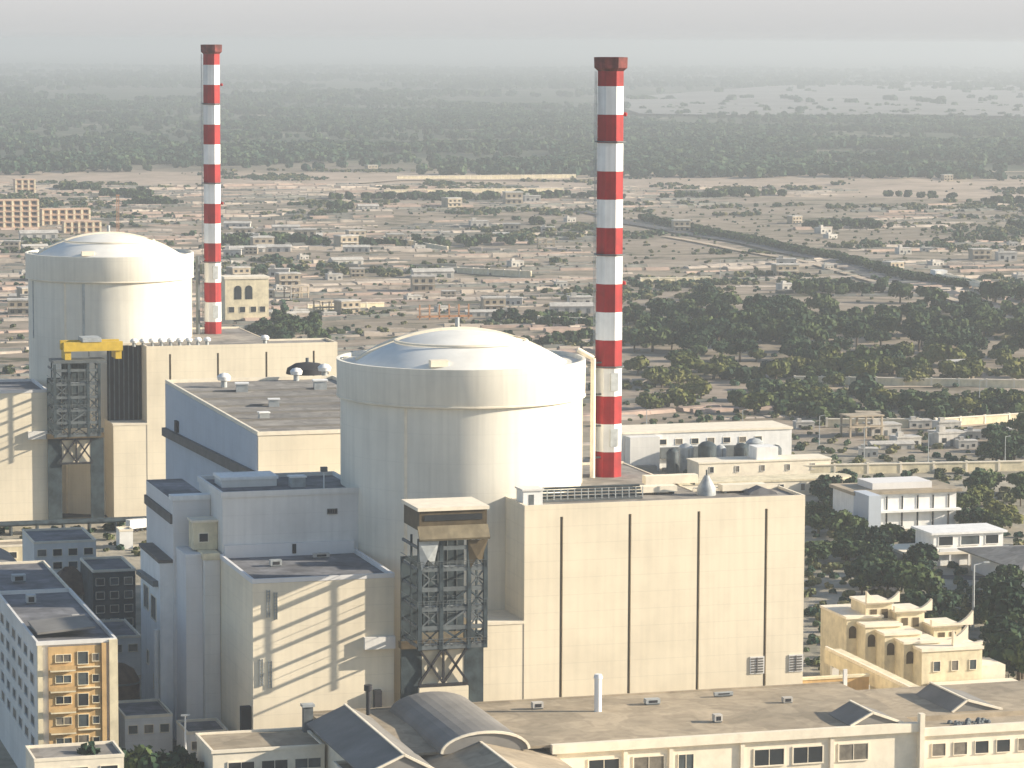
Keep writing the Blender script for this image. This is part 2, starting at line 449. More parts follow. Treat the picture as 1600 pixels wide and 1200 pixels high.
ribbon('sandy_track', [gp(1230, 668), gp(1420, 664), gp(1500, 667), gp(1620, 655)], 7, M_['dirt'], 0.3)
ribbon('service_road', [gp(-40, 808), gp(100, 806), gp(250, 800)], 9, M_['asphalt'], 0.05)
ribbon('yard_road', [(-66, -30), (-66, 60), (-70, 200), (-66, 300)], 8, M_['asphalt'], 0.06)
ribbon('plant_road', [gp(1300, 1010), gp(1400, 900), gp(1600, 905)], 8, M_['asphalt'], 0.05)

# ------------------------------------------------------------------ building kit
def box_part(name, x0, x1, y0, y1, z0, z1, m, parent, label=None):
    return MB().box(x0, x1, y0, y1, z0, z1).build(name, m, parent, label)
def parapet(parent, x0, x1, y0, y1, z, h=1.0, t=0.5, m=None, name='parapet'):
    mb = MB()
    mb.box(x0, x1, y0, y0 + t, z, z + h); mb.box(x0, x1, y1 - t, y1, z, z + h)
    mb.box(x0, x0 + t, y0 + t, y1 - t, z, z + h); mb.box(x1 - t, x1, y0 + t, y1 - t, z, z + h)
    return mb.build(name, m or M_['trim'], parent)
def win_y(parent, x0, x1, z0, z1, y, m_frame=None, name='window', bars=1):
    """window in a wall facing -y"""
    t = 0.12 * max(1, (x1 - x0) / 3)
    mb = MB()
    mb.box(x0 - t, x1 + t, y - 0.16, y + 0.1, z1, z1 + t); mb.box(x0 - t, x1 + t, y - 0.3, y + 0.1, z0 - t, z0)
    mb.box(x0 - t, x0, y - 0.16, y + 0.1, z0, z1); mb.box(x1, x1 + t, y - 0.16, y + 0.1, z0, z1)
    for i in range(1, bars + 1):
        xc = x0 + (x1 - x0) * i / (bars + 1); mb.box(xc - 0.06, xc + 0.06, y - 0.12, y + 0.1, z0, z1)
    f = mb.build(name, m_frame or M_['trim'], parent)
    box_part('pane', x0, x1, y - 0.04, y + 0.1, z0, z1, random.choice((M_['glass'], M_['glass'], M_['glass2'], M_['blind'])), f)
    return f
def win_x(parent, y0, y1, z0, z1, x, m_frame=None, name='window'):
    """window in a wall facing -x"""
    t = 0.14
    mb = MB()
    mb.box(x - 0.16, x + 0.1, y0 - t, y1 + t, z1, z1 + t); mb.box(x - 0.3, x + 0.1, y0 - t, y1 + t, z0 - t, z0)
    mb.box(x - 0.16, x + 0.1, y0 - t, y0, z0, z1); mb.box(x - 0.16, x + 0.1, y1, y1 + t, z0, z1)
    f = mb.build(name, m_frame or M_['trim'], parent)
    box_part('pane', x - 0.04, x + 0.1, y0, y1, z0, z1, random.choice((M_['glass'], M_['glass2'], M_['blind'])), f)
    return f
def vent(x, y, z, label, group, s=1.0, kind=0):
    t = thing('roof_vent', label, 'vent', (x, y, z), random.uniform(-0.2, 0.2), group)
    if kind == 0:
        MB().tube((0, 0, 0), (0, 0, 1.2 * s), 0.55 * s).build('duct', M_['steel_l'], t)
        MB().lathe([(0.0, 1.2 * s), (1.1 * s, 1.25 * s), (1.25 * s, 1.9 * s), (0.8 * s, 2.4 * s), (0.01, 2.6 * s)], n=14).build('cowl', M_['white'], t)
    else:
        MB().box(-1.2 * s, 1.2 * s, -1 * s, 1 * s, 0, 1.6 * s).build('housing', M_['steel_l'], t)
        MB().box(-1.4 * s, 1.4 * s, -1.2 * s, 1.2 * s, 1.6 * s, 1.85 * s).build('hood', M_['white'], t)
    return t

# ------------------------------------------------------------------ reactor units
def reactor(ox, oy, which):
    lab = {'near': 'large round cream reactor building with shallow dome beside the right chimney',
           'far': 'smaller distant round cream reactor building with shallow dome beside the left chimney'}[which]
    t = thing('reactor_building', lab, 'reactor', (ox, oy, 0))
    n = 96
    MB().lathe([(26.15, 0), (26.15, 73.6)], n=n).build('wall', M_['drum'], t)
    # corbel ring at the crown
    MB().lathe([(26.1, 73.5), (26.8, 73.9), (26.9, 74.1), (27.0, 81.9), (26.3, 81.9), (26.3, 81.1), (21.0, 81.1)], n=n).build('crown_ring', M_['drum'], t)
    MB().lathe([(26.85, 73.75), (27.05, 73.8), (27.05, 74.1), (26.9, 74.15)], n=n).build('drip_band', M_['trim'], t)
    prof = []
    R = 42.7; zc = 87.8 - R
    for i in range(15):
        r = 22.8 * (1 - i / 14); prof.append((max(r, 0.01), zc + math.sqrt(R * R - r * r)))
    d = MB().lathe([(23.2, 80.9)] + prof, n=72).build('dome', M_['dome'], t)
    # raised stair rib running over the dome
    rb = MB()
    pts = []
    for i in range(29):
        u = -22.2 + 44.4 * i / 28
        yy = 5.0
        rr = u * u + yy * yy
        pts.append(Vector((u, yy, zc + math.sqrt(max(1, R * R - min(rr, 520))) + 0.25)))
    for a, b in zip(pts, pts[1:]): rb.beam(a, b, 1.3, 0.8)
    rb.build('dome_rib', M_['trim'], d)
    MB().tube((0.5, 5, 88), (0.5, 5, 90.2), 0.5, n=8).build('finial', M_['steel_l'], d)
    hb = MB().box(-12, -8.2, -19.5, -17.5, 82.0, 83.4)
    hb.build('roof_hatch', M_['trim'], d)
    ra = MB().lathe([(14.6, 85.45), (14.5, 85.85), (14.0, 85.9)], n=48); ra.build('dome_seam', M_['trim'], d)
    # vertical pilasters
    for a in (-132, -14, 20, 150, 85):
        ca, sa = math.cos(rad(a)), math.sin(rad(a))
        MB().beam((25.9 * ca, 25.9 * sa, 0), (25.9 * ca, 25.9 * sa, 73.4), 0.9, 0.9).build('pilaster', M_['trim'], t)
    if which == 'far':
        mb = MB(); 
        for a0 in (-168, -118):
            ca, sa = math.cos(rad(a0)), math.sin(rad(a0))
            mb.beam((25.95 * ca, 25.95 * sa, 55), (25.95 * ca, 25.95 * sa, 73.3), 0.8, 0.8)
        mb.build('frame_rib', M_['steel_l'], t)
    return t

def chimney(x, y, z0, z1, r, lab, which):
    t = thing('chimney', lab, 'chimney', (x, y, z0), 0.13)
    h = (z1 - z0) / 15
    n = 8
    for i in range(15):
        k = 1 - 0.05 * i / 15
        MB().lathe([(r * k, i * h), (r * k, (i + 1) * h)], n=n, smooth=False).build('red_band' if i % 2 == 0 else 'white_band', M_['red'] if i % 2 == 0 else M_['cwhite'], t)
        if i in (4, 8, 12):
            g = MB().lathe([(r * k + 0.02, i * h + 0.1), (r + 0.5, i * h + 0.15), (r + 0.5, i * h + 0.4), (r * k + 0.02, i * h + 0.42)], n=n, smooth=False)
            g.build('gallery', M_['steel'], t)
    H = z1 - z0
    MB().lathe([(r * 0.95, H - 2.9), (r * 1.22, H - 2.2), (r * 1.24, H + 0.1), (r * 0.8, H + 0.15), (r * 0.8, H - 4), (0.01, H - 4)], n=n, smooth=False).build('cap', M_['soot'], t)
    # caged ladder on the left of the shaft
    la = MB()
    ax = -r - 0.45
    for dy in (-0.35, 0.35): la.tube((ax, dy, 1), (ax, dy, H - 3), 0.07, n=5)
    k = 1.0
    while k < H - 3:
        la.box(ax - 0.04, ax + 0.04, -0.35, 0.35, k, k + 0.08)
        la.beam((ax, 0, k), (-r * 0.94, 0, k), 0.1); k += 2.4
    la.build('ladder', M_['steel_l'], t)
    # flange plates and small door on the camera side
    for i in (1, 3):
        MB().box(-0.9, 0.9, -r - 0.06, -r + 0.4, i * h + 1.2, i * h + h - 1.0).build('sensor_panel', M_['steel_l'], t)
    for i in (2, 8): MB().lathe([(0.01, -0.5), (0.5, -0.3), (0.5, 0.3), (0.01, 0.5)], cx=r * 0.95 + 0.6, cy=0, n=8).build('warning_lamp', M_['red'], t).location = (0, 0, H - i * h)
    return t

def aux_hall(ox, oy, which, x1, grooves):
    """tall box hall with deep vertical joints; origin at its front-left ground corner"""
    lab = {'near': 'huge cream box building with vertical grooves to the right of the steel transport portal',
           'far': 'cream box building with vertical grooves in front of the left chimney'}[which]
    t = thing('auxiliary_building', lab, 'building', (ox, oy, 0))
    W = x1; D = 62; D2 = 15; XD = 42
    Z = 55
    MB().box(0.55, XD, 0.55, D, 0, Z - 0.9).build('core_wall', M_['slot'], t)
    MB().box(XD, W, 0.55, D2, 0, Z - 0.9).build('core_wall', M_['slot'], t)
    edges = [0] + grooves + [W]
    for i in range(len(edges) - 1):
        a = edges[i] + (0.32 if i else 0.0); b = edges[i + 1] - (0.32 if i < len(edges) - 2 else 0.0)
        MB().box(a, b, 0, 0.55, 0, Z - 2.6).build('wall_panel', M_['cream'], t)
    MB().box(0, W, 0, 0.55, Z - 2.6, Z).build('cornice', M_['cream'], t)
    MB().box(0, 0.55, 0.55, D, 0, Z).build('side_wall', M_['cream'], t)
    MB().box(W, W + 0.5, 0.0, D2, 0, Z).build('side_wall', M_['cream'], t)
    MB().box(XD, XD + 0.4, D2, D, 0, Z - 0.4).build('side_wall', M_['cream'], t)
    MB().box(0.55, XD, 0.55, D, Z - 0.9, Z - 0.55).build('roof', M_['roof'], t)
    MB().box(XD, W, 0.55, D2, Z - 0.9, Z - 0.55).build('roof', M_['roof'], t)
    MB().box(0.55, XD, D - 0.5, D, Z - 0.55, Z).build('parapet', M_['trim'], t)
    MB().box(XD, W, D2 - 0.5, D2, Z - 0.55, Z).build('parapet', M_['trim'], t)
    if which == 'near':
        for xa in (50.1, 58.9):
            f = MB().box(xa - 0.25, xa + 3.0, -0.2, 0.0, 17.2, 20.9).build('vent_frame', M_['grey'], t)
            lv = MB(); 
            for k in range(6): lv.box(xa, xa + 2.7, -0.3, -0.2, 17.5 + k * 0.56, 17.8 + k * 0.56)
            lv.box(xa + 1.2, xa + 1.45, -0.34, -0.2, 17.4, 20.7)
            lv.build('louvre', M_['slot'], f)
    # low annex at the portal side, in front of the recess
    a = thing('annex', {'near': 'low cream annex between the steel portal legs and the grooved box building',
                        'far': 'low tan annex below the dark recess of the distant portal'}[which], 'annex', (ox, oy, 0))
    MB().box(-10.6, -0.02, 0.1, 24, 0, 30.4).build('wall', M_['cream'], a)
    MB().box(-10.8, -0.02, -0.05, 24.2, 30.4, 31.0).build('coping', M_['trim'], a)
    return t

def grooved(ox, oy): pass

def handling_block(ox, oy, which):
    lab = {'near': 'blocky cream building crossed by diagonal shadow stripes left of the near portal',
           'far': 'blocky tan building crossed by shadow stripes at the left edge of the picture'}[which]
    t = thing('fuel_building', lab, 'building', (ox, oy, 0))
    MB().box(-29.3, 0, 0, 33, 0, 41.4).build('wall', M_['cream'], t)
    MB().box(-28.7, -0.6, 0.6, 32.9, 41.4, 41.5).build('roof', M_['roof_dark'], t)
    parapet(t, -29.5, 0.1, -0.1, 33, 41.45, 0.9, 0.6, M_['pale'], 'parapet')
    # rung frames standing in for the trestle's lattice shadows on the facade
    for x, z in ((-26.5, 34.5), (-28, 20.5), (-25.0, 34.0), (-26.2, 20.0)):
        mb = MB()
        for dx in (0, 0.6): mb.box(x + dx, x + dx + 0.12, -0.35, 0, z, z + 5.5)
        for k in range(9): mb.box(x, x + 0.72, -0.35, -0.2, z + k * 0.65, z + k * 0.65 + 0.1)
        mb.build('lattice_shadow', M_['steel_l'], t)
    MB().box(-6.4, 0, -1.2, 0, 27.0, 29.5).build('balcony', M_['grey'], t)
    MB().box(-31, -29.3, 18, 33, 0, 40).build('pier', M_['grey'], t) if which == 'far' else None
    if which == 'near':
        MB().box(-31.4, -29.35, 1.5, 3.2, 8, 16).build('rain_duct', M_['black'], t)
        MB().box(-4.4, -2.9, -1.6, -0.01, 10, 18.5).build('duct', M_['black'], t)
    return t

def portal(ox, oy, which):
    lab = {'near': 'tall dark steel transport portal with khaki top cabin in front of the near reactor',
           'far': 'dark transport portal on two slim legs in front of the distant reactor'}[which]
    t = thing('transport_portal', lab, 'portal', (ox, oy, 0))
    # origin: facade plane y=0, left leg x=0, right leg x=17.5
    W = 17.0
    for x, wd_, zt in ((0.1, 4.3, 46.0), (W - 3.6, 4.1, 30.0)):
        MB().box(x, x + wd_, -0.9, -0.1, 0, zt).build('leg', M_['louvre'], t)
    W0, W = W, 14.4
    # upper trestle
    yF = -13.5
    posts = [(0.6, yF), (5.0, yF), (10.8, yF), (W - 0.2, yF), (0.6, -7), (W - 0.2, -7)]
    for x, y in posts:
        MB().beam((x, y, 29.0), (x, y, 51.5), 0.8 if y < -8 else 0.4).build('post', M_['louvre'], t)
    levels = [29.5, 33.4, 37.2, 41.2, 45.2, 49.5]
    for z in levels:
        mb = MB()
        mb.beam((0.2, yF, z), (W + 0.2, yF, z), 0.55, 0.8)
        mb.beam((0.6, yF - 0.3, z), (0.6, -0.1, z), 0.4, 0.55)
        mb.beam((W - 0.2, yF - 0.3, z + 1.3), (W - 0.2, -0.1, z + 1.3), 0.35, 0.35)
        mb.build('ring_beam', M_['steel'], t)
    for i in range(5):
        z0, z1 = levels[i], levels[i + 1]
        mb = MB()
        for (xa, ya), (xb, yb) in (((0.6, yF), (5.0, yF)), ((10.8, yF), (W - 0.2, yF))):
            mb.beam((xa, ya, z0), (xb, yb, z1), 0.28); mb.beam((xa, ya, z1), (xb, yb, z0), 0.28)
        if i < 3: mb.beam((5, yF, z0), (10.8, yF, z1), 0.4); 
        if i in (0, 2): mb.beam((5, yF, z1), (10.8, yF, z0), 0.4)
        mb.build('cross_brace', M_['steel'] if i % 2 else M_['louvre'], t)
    # walkways with railings; they throw the long stripes on the block beside
    for j, (z, y0, y1) in enumerate(((30.1, -12.8, -5), (37.8, -6.6, -1.2), (45.8, -12.8, -9))):
        mb = MB(); mb.box(0.9, W - 0.6, -13.3, -12.3, z - 0.12, z)
        mb.build('walkway', M_['steel_l'], t)
        rl = MB()
        rl.beam((0.1, yF - 0.5, z + 1.1), (W + 0.3, yF - 0.5, z + 1.1), 0.09); rl.beam((0.1, yF - 0.5, z + 0.6), (W + 0.3, yF - 0.5, z + 0.6), 0.07)
        for k in range(12): rl.beam((0.1 + k * W / 11, yF - 0.5, z - 0.2), (0.1 + k * W / 11, yF - 0.5, z + 1.1), 0.09)
        rl.beam((0.05, yF - 0.5, z + 1.1), (0.05, -0.5, z + 1.1), 0.09)
        rl.build('railing', M_['steel'], t)
    # enclosed dark hatch chute in the middle
    MB().box(4.6, 13.2, -1.2, -0.1, 30.2, 50.8).build('hatch_chute', M_['louvre'], t)
    fl = MB()
    for x in (5.6, 7.6, 9.6, 11.6): fl.box(x, x + 0.16, -1.36, -1.2, 30.2, 50.8)
    for z in (34, 37.5, 41, 44.4, 47.8): fl.box(4.6, 13.2, -1.32, -1.2, z, z + 0.14)
    fl.build('chute_flange', M_['steel'], t)
    Wu, W = W, W0
    # deck and lattice screen between the legs
    MB().box(-0.3, W + 0.4, -2.4, -0.1, 27.2, 28.6).build('deck', M_['khaki'], t)
    mb = MB()
    xa, xb = 3.6, W - 3.0
    mid = (xa + xb) / 2
    for a, b in ((xa, mid), (mid, xb)):
        mb.beam((a, -1.5, 19.6), (b, -1.5, 27.0), 0.45); mb.beam((a, -1.5, 27.0), (b, -1.5, 19.6), 0.45)
    mb.box(xa, xb, -1.75, -1.25, 19.0, 19.6); mb.box(xa, xb, -1.75, -1.25, 26.6, 27.2); mb.box(mid - 0.22, mid + 0.22, -1.72, -1.28, 19.6, 26.6)
    mb.build('x_brace', M_['black'], t)
    MB().box(xa + 0.9, xb - 0.2, -0.8, -0.2, 18.9, 27.2).build('back_panel', M_['cream'], t)
    if which == 'near':
        MB().box(xa, xb, -2.1, -1.0, 0, 18.9).build('gate_panel', M_['cream'], t)
        W = Wu
        c = MB().box(0.6, W + 0.2, yF + 0.3, -1.0, 53.0, 57.0); c.build('cabin', M_['khaki'], t)
        MB().box(0.2, W + 0.6, yF - 0.1, -0.5, 57.0, 57.7).build('cabin_roof', M_['trim'], t)
        MB().prism([(yF - 1.3, 51.2), (yF + 0.3, 53.6), (yF + 0.3, 54.0), (yF - 1.5, 51.6)], 'x', 0.2, W + 0.4).build('awning', M_['khaki2'], t)
        MB().box(1.6, W - 0.8, yF + 0.14, yF + 0.3, 55.0, 56.2).build('window_strip', M_['glass'], t)
        # ragged tarpaulins hanging at the corners
        for xs, m in ((0.3, M_['steel_l']), (10.4, M_['khaki'])):
            MB().add([(xs, yF - 0.45, 51), (xs + 4.2, yF - 0.45, 51), (xs + 3.2, yF - 0.2, 46.2), (xs + 1.8, yF - 0.7, 47.4), (xs + 0.4, yF - 0.35, 44.8),
                      (xs, yF - 0.38, 51), (xs + 4.2, yF - 0.38, 51), (xs + 3.2, yF - 0.13, 46.2), (xs + 1.8, yF - 0.63, 47.4), (xs + 0.4, yF - 0.28, 44.8)],
                     [(0, 1, 2, 3, 4), (9, 8, 7, 6, 5), (0, 5, 6, 1), (1, 6, 7, 2), (2, 7, 8, 3), (3, 8, 9, 4), (4, 9, 5, 0)]).build('tarpaulin', m, t)
    else:
        MB().box(0.6, W, -11, -1.0, 51.4, 52.2).build('top_deck', M_['steel'], t)
    return t

# near unit
reactor(0, 0, 'near')
chimney(34.6, 3.0, 53.9, 146.6, 3.15, 'tall red and white banded chimney on the right, beside the big reactor dome', 'near')
aux_hall(2.5, -40, 'near', 61.4, [8.0, 22.9, 38.1, 53.2])
handling_block(-25.5, -41, 'near')
portal(-24.6, -42.2, 'near')
# far unit
FX, FY = -17.0, 362.0
reactor(FX, FY, 'far')
chimney(17.3, 365, 52.0, 148.5, 2.95, 'tall red and white banded chimney on the left, beside the distant reactor dome', 'far')
aux_hall(FX + 4.4, FY - 42, 'far', 60.6, [7.4, 22.6, 38.1, 53.4])
handling_block(FX - 26.5, FY - 42, 'far')
portal(FX - 27.0, FY - 42.5, 'far')
# yellow gantry crane on the far portal
g = thing('gantry_crane', 'yellow gantry crane lying across the top of the distant portal', 'crane', (FX - 27 + 5.5, FY - 47.5, 52.3))
for y in (-4.5, 2.5):
    MB().box(-1.4, 16.8, y, y + 1.6, 2.6, 5.4).build('girder', M_['yellow'], g)
for x in (-1.0, 14.6): MB().box(x, x + 1.9, -4.0, 3.6, 0, 2.6).build('end_carriage', M_['yellow'], g)
MB().box(4.4, 10.2, -4.7, 4.3, 5.4, 6.6).build('trolley', M_['steel_l'], g)
MB().tube((7, 0, 5.4), (7, 0, 0.5), 0.15).build('hoist_rope', M_['steel'], g)
# dark ribbed sheets standing in for the shade in both portal recesses
for (x0, x1, y0, z0, z1, nm) in ((-4.6, 2.48, -16.8, 31.0, 55.0, 'near'), (-23.5, -12.7, 329, 31.0, 54.6, 'far')):
    t = thing('recess_shade', 'dark ribbed screen standing in for recess shade between the %s' % ('near portal and the grooved building' if nm == 'near' else 'distant portal and its tan grooved building'), 'screen', (x0, y0, z0))
    mb = MB().box(0, x1 - x0, 0, 0.6, 0, z1 - z0)
    mb.build('panel', M_['slot'] if nm == 'near' else M_['black'], t)
    rb = MB(); k = 0.5
    while k < x1 - x0 - 0.4: rb.box(k, k + 0.35, -0.4, 0, 0, z1 - z0); k += 1.5
    rb.build('rib', M_['steel'], t)
    MB().box(-0.2, x1 - x0, -0.5, 0.7, z1 - z0, z1 - z0 + 0.8).build('lintel', M_['trim'], t)

# roof equipment of the near hall: railings, ducts, hatches along the drum
def rail_run(p, q, h, lab, n, m=None):
    p, q = Vector(p), Vector(q)
    t = thing('roof_railing', lab, 'railing', p)
    d = q - p
    mb = MB()
    for k in range(3): mb.beam((0, 0, h * (k + 1) / 3), d + Vector((0, 0, h * (k + 1) / 3)), 0.12)
    mb.build('rail', m or M_['steel_l'], t)
    mb = MB()
    for i in range(n + 1): mb.beam(d * (i / n), d * (i / n) + Vector((0, 0, h)), 0.16)
    mb.build('post', m or M_['steel_l'], t)
    return t
t = thing('roof_gallery', 'grey-green pipe gallery on the roof edge at the foot of the near drum', 'gallery', (8, -33, 54.5))
MB().box(0, 22.5, 0, 3.2, 0, 0.4).build('floor', M_['steel'], t)
mb = MB()
for k in range(16): mb.beam((k * 1.5, 0, 0.4), (k * 1.5, 0, 2.6), 0.18); 
mb.build('post', M_['steel_l'], t)
mb = MB()
for i, z in enumerate((0.9, 1.5, 2.1, 2.6)): mb.tube((0, 0.4 + i * 0.55, z), (22.5, 0.4 + i * 0.55, z), 0.24, n=8)
mb.build('pipe', M_['louvre'], t)
t = thing('stair_penthouse', 'small white penthouse at the left roof corner of the grooved box building', 'penthouse', (3.4, -36, 54.45))
MB().box(0, 4.2, 0, 5, 0, 3.0).build('wall', M_['white'], t)
MB().box(-0.3, 4.5, -0.3, 5.3, 3.0, 3.35).build('roof', M_['grey'], t)
MB().box(1.2, 2.3, -0.06, 0.02, 0.1, 2.2).build('door', M_['steel'], t)
for i, (x, y, w_, d_, h_, lab) in enumerate(((31, -28, 9, 3, 1.3, 'long cream duct on the hall roof just below the right chimney'), (37, -16, 12, 2.4, 1.8, 'cream duct on the hall roof right of the chimney foot'),
        (49.5, -30, 10, 3, 1.3, 'cream duct near the right end of the grooved hall roof'))):
    t = thing('roof_duct', lab, 'duct', (x, y, 54.45))
    MB().box(0, w_, 0, d_, 0.5, 0.5 + h_).build('casing', M_['trim'], t)
    mb = MB()
    for k in (0.6, w_ / 2, w_ - 1): mb.box(k, k + 0.4, 0.2, d_ - 0.2, 0, 0.5)
    mb.build('foot', M_['steel'], t)
t = thing('roof_tank', 'dark grey conical tank on the hall roof right of the chimney', 'tank', (45.5, -31, 54.45))
MB().lathe([(0.01, 0), (2.0, 0), (2.0, 1.5), (0.9, 3.4), (0.5, 4.2), (0.01, 4.2)], n=18).build('shell', M_['steel_l'], t)
MB().tube((0, 0, 4.1), (0, 0, 5.4), 0.2).build('pipe', M_['steel'], t)
t = thing('low_shed', 'dark pitched shed on the roof edge at the right end of the grooved hall', 'shed', (54, -34, 54.45))
MB().prism([(0, 0), (6.5, 0), (6.2, 0.5), (3.0, 1.7), (0.3, 0.6)], 'y', 0, 3.4).build('roof', M_['roof_dark'], t)
# duct mast between drum and chimney
t = thing('duct_mast', 'slim vertical duct and ladder mast between the near drum and the right chimney', 'duct', (30.4, 1.0, 53.9))
MB().tube((0, 0, 0), (0, 0, 27), 0.6, n=10).build('duct', M_['trim'], t)
mb = MB()
for z in (5, 12, 19, 26): mb.beam((-2.8, 0, z), (2.6, 0.3, z), 0.35)
mb.build('bracket', M_['steel'], t)
MB().tube((0, 0, 27), (-3.5, 0.5, 29), 0.6, n=10).build('elbow', M_['trim'], t)
t = thing('duct_mast', 'slim vertical duct between the distant drum and the left chimney', 'duct', (12.2, 364.0, 53))
MB().tube((0, 0, 0), (0, 0, 27), 0.7, n=10).build('duct', M_['steel'], t)
mb = MB()
for z in (5, 12, 19, 26): mb.beam((-2.8, 0, z), (2.6, 0.3, z), 0.35)
mb.build('bracket', M_['steel_l'], t)
# vents in a row along the far hall roof
for i in range(9):
    vent(-15.5 + i * 2.9, 326, 54.45, 'round grey fan in the row along the roof edge below the distant drum', 'fans along the far hall roof edge', 1.0, 0)
vent(26, 324.5, 54.45, 'single white-capped fan right of the left chimney foot', None, 1.15, 0)

# ------------------------------------------------------------------ buildings left of the near drum
# tall machine hall running back
t = thing('machine_hall', 'long pale hall with shaded blue-grey left side and vented roof behind the near drum', 'building', (0, 0, 0))
MB().box(-30.5, 16, 68, 188, 0, 57.6).build('wall', M_['cream'], t)
MB().box(-30.75, -30.5, 68.4, 188, 0, 57.6).build('side_shade_sheet', M_['bluegrey'], t)  # thin sheet carrying the shaded side's blue-grey as its colour
MB().box(-29.8, 15.3, 68.6, 187.4, 57.6, 57.7).build('roof', M_['roof'], t)
parapet(t, -30.7, 16.2, 67.8, 188.2, 57.65, 0.9, 0.6, M_['trim'])
MB().prism([(70, 49.0), (188, 45.6), (188, 43.4), (70, 46.6)], 'x', -31.8, -30.7).build('cladding_band', M_['slot'], t)
MB().box(-31.5, -30.72, 168, 171, 46.5, 49.5).build('wall_fan', M_['black'], t)
mb = MB()
for y in (82, 97, 112, 128, 145, 162): mb.box(-29.8, 15.3, y, y + 0.7, 57.7, 58.15)
mb.build('roof_kerb', M_['vault'], t)
for i, p in enumerate(((350, 605), (378, 612), (463, 595), (507, 590), (428, 635), (500, 608), (412, 655))):
    q = ground_pt(*p, 57.7)
    vent(q.x, q.y, 57.7, ['white-capped vent nearest the left edge of the long hall roof', 'box vent beside a capped one at the left of the long hall roof', 'white-capped vent at the back of the long hall roof',
        'white-capped vent at the back right of the long hall roof', 'small box vent in the middle of the long hall roof', 'box vent near the drum on the long hall roof', 'small white box vent by the front left corner of the long hall roof'][i],
        'vents on the long hall roof', [1.5, 1.3, 1.4, 1.5, 1.1, 1.4, 1.0][i], [0, 1, 0, 0, 1, 1, 1][i])
t = thing('roof_tank', 'low black domed tank at the back right of the long hall roof', 'tank', (26, 0, 0)); q = ground_pt(505, 583, 57.7); t.location = (min(q.x, 12), q.y, 57.7)
MB().lathe([(0.01, 0), (6.0, 0), (5.6, 1.6), (3.5, 2.8), (0.01, 3.3)], n=24).build('shell', M_['black'], t)
MB().tube((0, 0, 3.2), (0, 0, 4.4), 0.5).build('hatch', M_['steel'], t)

# grey block directly left of the drum
t = thing('switchgear_block', 'grey windowless block joined to the left side of the near drum', 'building', (0, 0, 0))
MB().box(-54.3, -24, -8.0, 18, 41.3, 54.6).build('wall', M_['grey'], t)
MB().box(-53.9, -24, -7.6, 17.6, 54.6, 54.7).build('roof', M_['roof_dark'], t)
parapet(t, -54.6, -24, -8.3, 18.3, 54.3, 1.2, 0.5, M_['grey'])
MB().box(-54.3, -24, 18, 66, 0, 41).build('rear_wall', M_['grey'], t)
MB().box(-54.0, -26, -8.9, -8.02, 41.4, 44.2).build('plinth', M_['pale'], t)
win_y(t, -31.6, -29.6, 50.1, 51.0, -8.02, M_['slot'], bars=3)
MB().box(-39.5, -38.7, -9.1, -8.9, 42.0, 44.0).build('door', M_['black'], t)
t = thing('roof_box', 'flat white-topped cabin on the roof of the grey block by the drum', 'cabin', (-52, 4, 54.7))
MB().box(0, 12, 0, 8, 0, 1.6).build('wall', M_['grey'], t); MB().box(-0.3, 12.3, -0.3, 8.3, 1.6, 2.2).build('roof', M_['white'], t)
vent(-36, 2, 54.7, 'dark stub vent on the grey block roof, left of the lamp post', None, 1.3, 1)
t = thing('lamp_post', 'short lamp post standing on the grey block roof', 'lamp', (-31, -2, 54.7))
MB().tube((0, 0, 0), (0, 0, 3.6), 0.14, n=8).build('pole', M_['white'], t); MB().box(-0.7, 0.7, -0.5, 0.5, 3.6, 4.6).build('lamp_head', M_['steel'], t)

# stepped stair and service blocks
t = thing('service_block', 'stepped grey service block with a white ledge left of the grey block', 'building', (0, 0, 0))
MB().box(-62.4, -54.4, 5, 38, 0, 52.2).build('wall', M_['pale'], t)
MB().box(-62.8, -54.35, 4.6, 8, 52.2, 53.2).build('ledge', M_['white'], t)
MB().box(-62.4, -54.4, 8.1, 37.6, 52.2, 52.35).build('roof', M_['roof_dark'], t)
MB().box(-62.9, -62.42, 6, 38, 47, 49.0).build('duct', M_['slot'], t)
t = thing('stair_tower', 'narrow grey stair tower between the striped block and the shaded side walls', 'tower', (0, 0, 0))
MB().box(-58.2, -54.9, -8.0, 4.9, 0, 41.2).build('wall', M_['grey'], t)
MB().box(-58.5, -54.9, -8.3, 4.9, 41.2, 42.6).build('cap', M_['sandstone'], t)
t = thing('side_block', 'flat shaded side wall block left of the narrow stair tower', 'building', (0, 0, 0))
MB().box(-61.8, -58.25, -6.0, 13, 0, 41.5).build('wall', M_['pale'], t)
MB().box(-61.9, -58.25, -6.1, 13, 41.5, 42.2).build('coping', M_['pale'], t)
t = thing('lookout_cabin', 'small cream cabin with a black opening on top of the stepped blocks', 'cabin', (-59.6, -3, 42.65))
MB().box(0, 5.2, 0, 5, 0, 5.8).build('wall', M_['sandstone'], t)
MB().box(-0.3, 5.5, -0.3, 5.3, 5.8, 6.3).build('roof', M_['trim'], t)
f = MB().box(1.1, 3.3, -0.12, 0.0, 1.5, 3.6).build('window_frame', M_['trim'], t)
MB().box(1.3, 3.1, -0.16, -0.1, 1.7, 3.4).build('pane', M_['black'], f)
t = thing('stair_building', 'whitish stair building with two dark windows left of the shaded side walls', 'building', (0, 0, 0))
MB().box(-65.2, -61.85, 6, 30, 0, 38.6).build('wall', M_['white'], t)
MB().box(-65.5, -61.85, 5.7, 30.3, 38.6, 39.3).build('coping', M_['slot'], t)
MB().prism([(8, 33.2), (29, 32.6), (29, 33.6), (8, 34.4)], 'x', -66.4, -65.2).build('canopy', M_['steel'], t)
win_x(t, 19.5, 25.5, 26.0, 31.0, -65.22); win_x(t, 10.5, 16.5, 25.2, 30.2, -65.22)
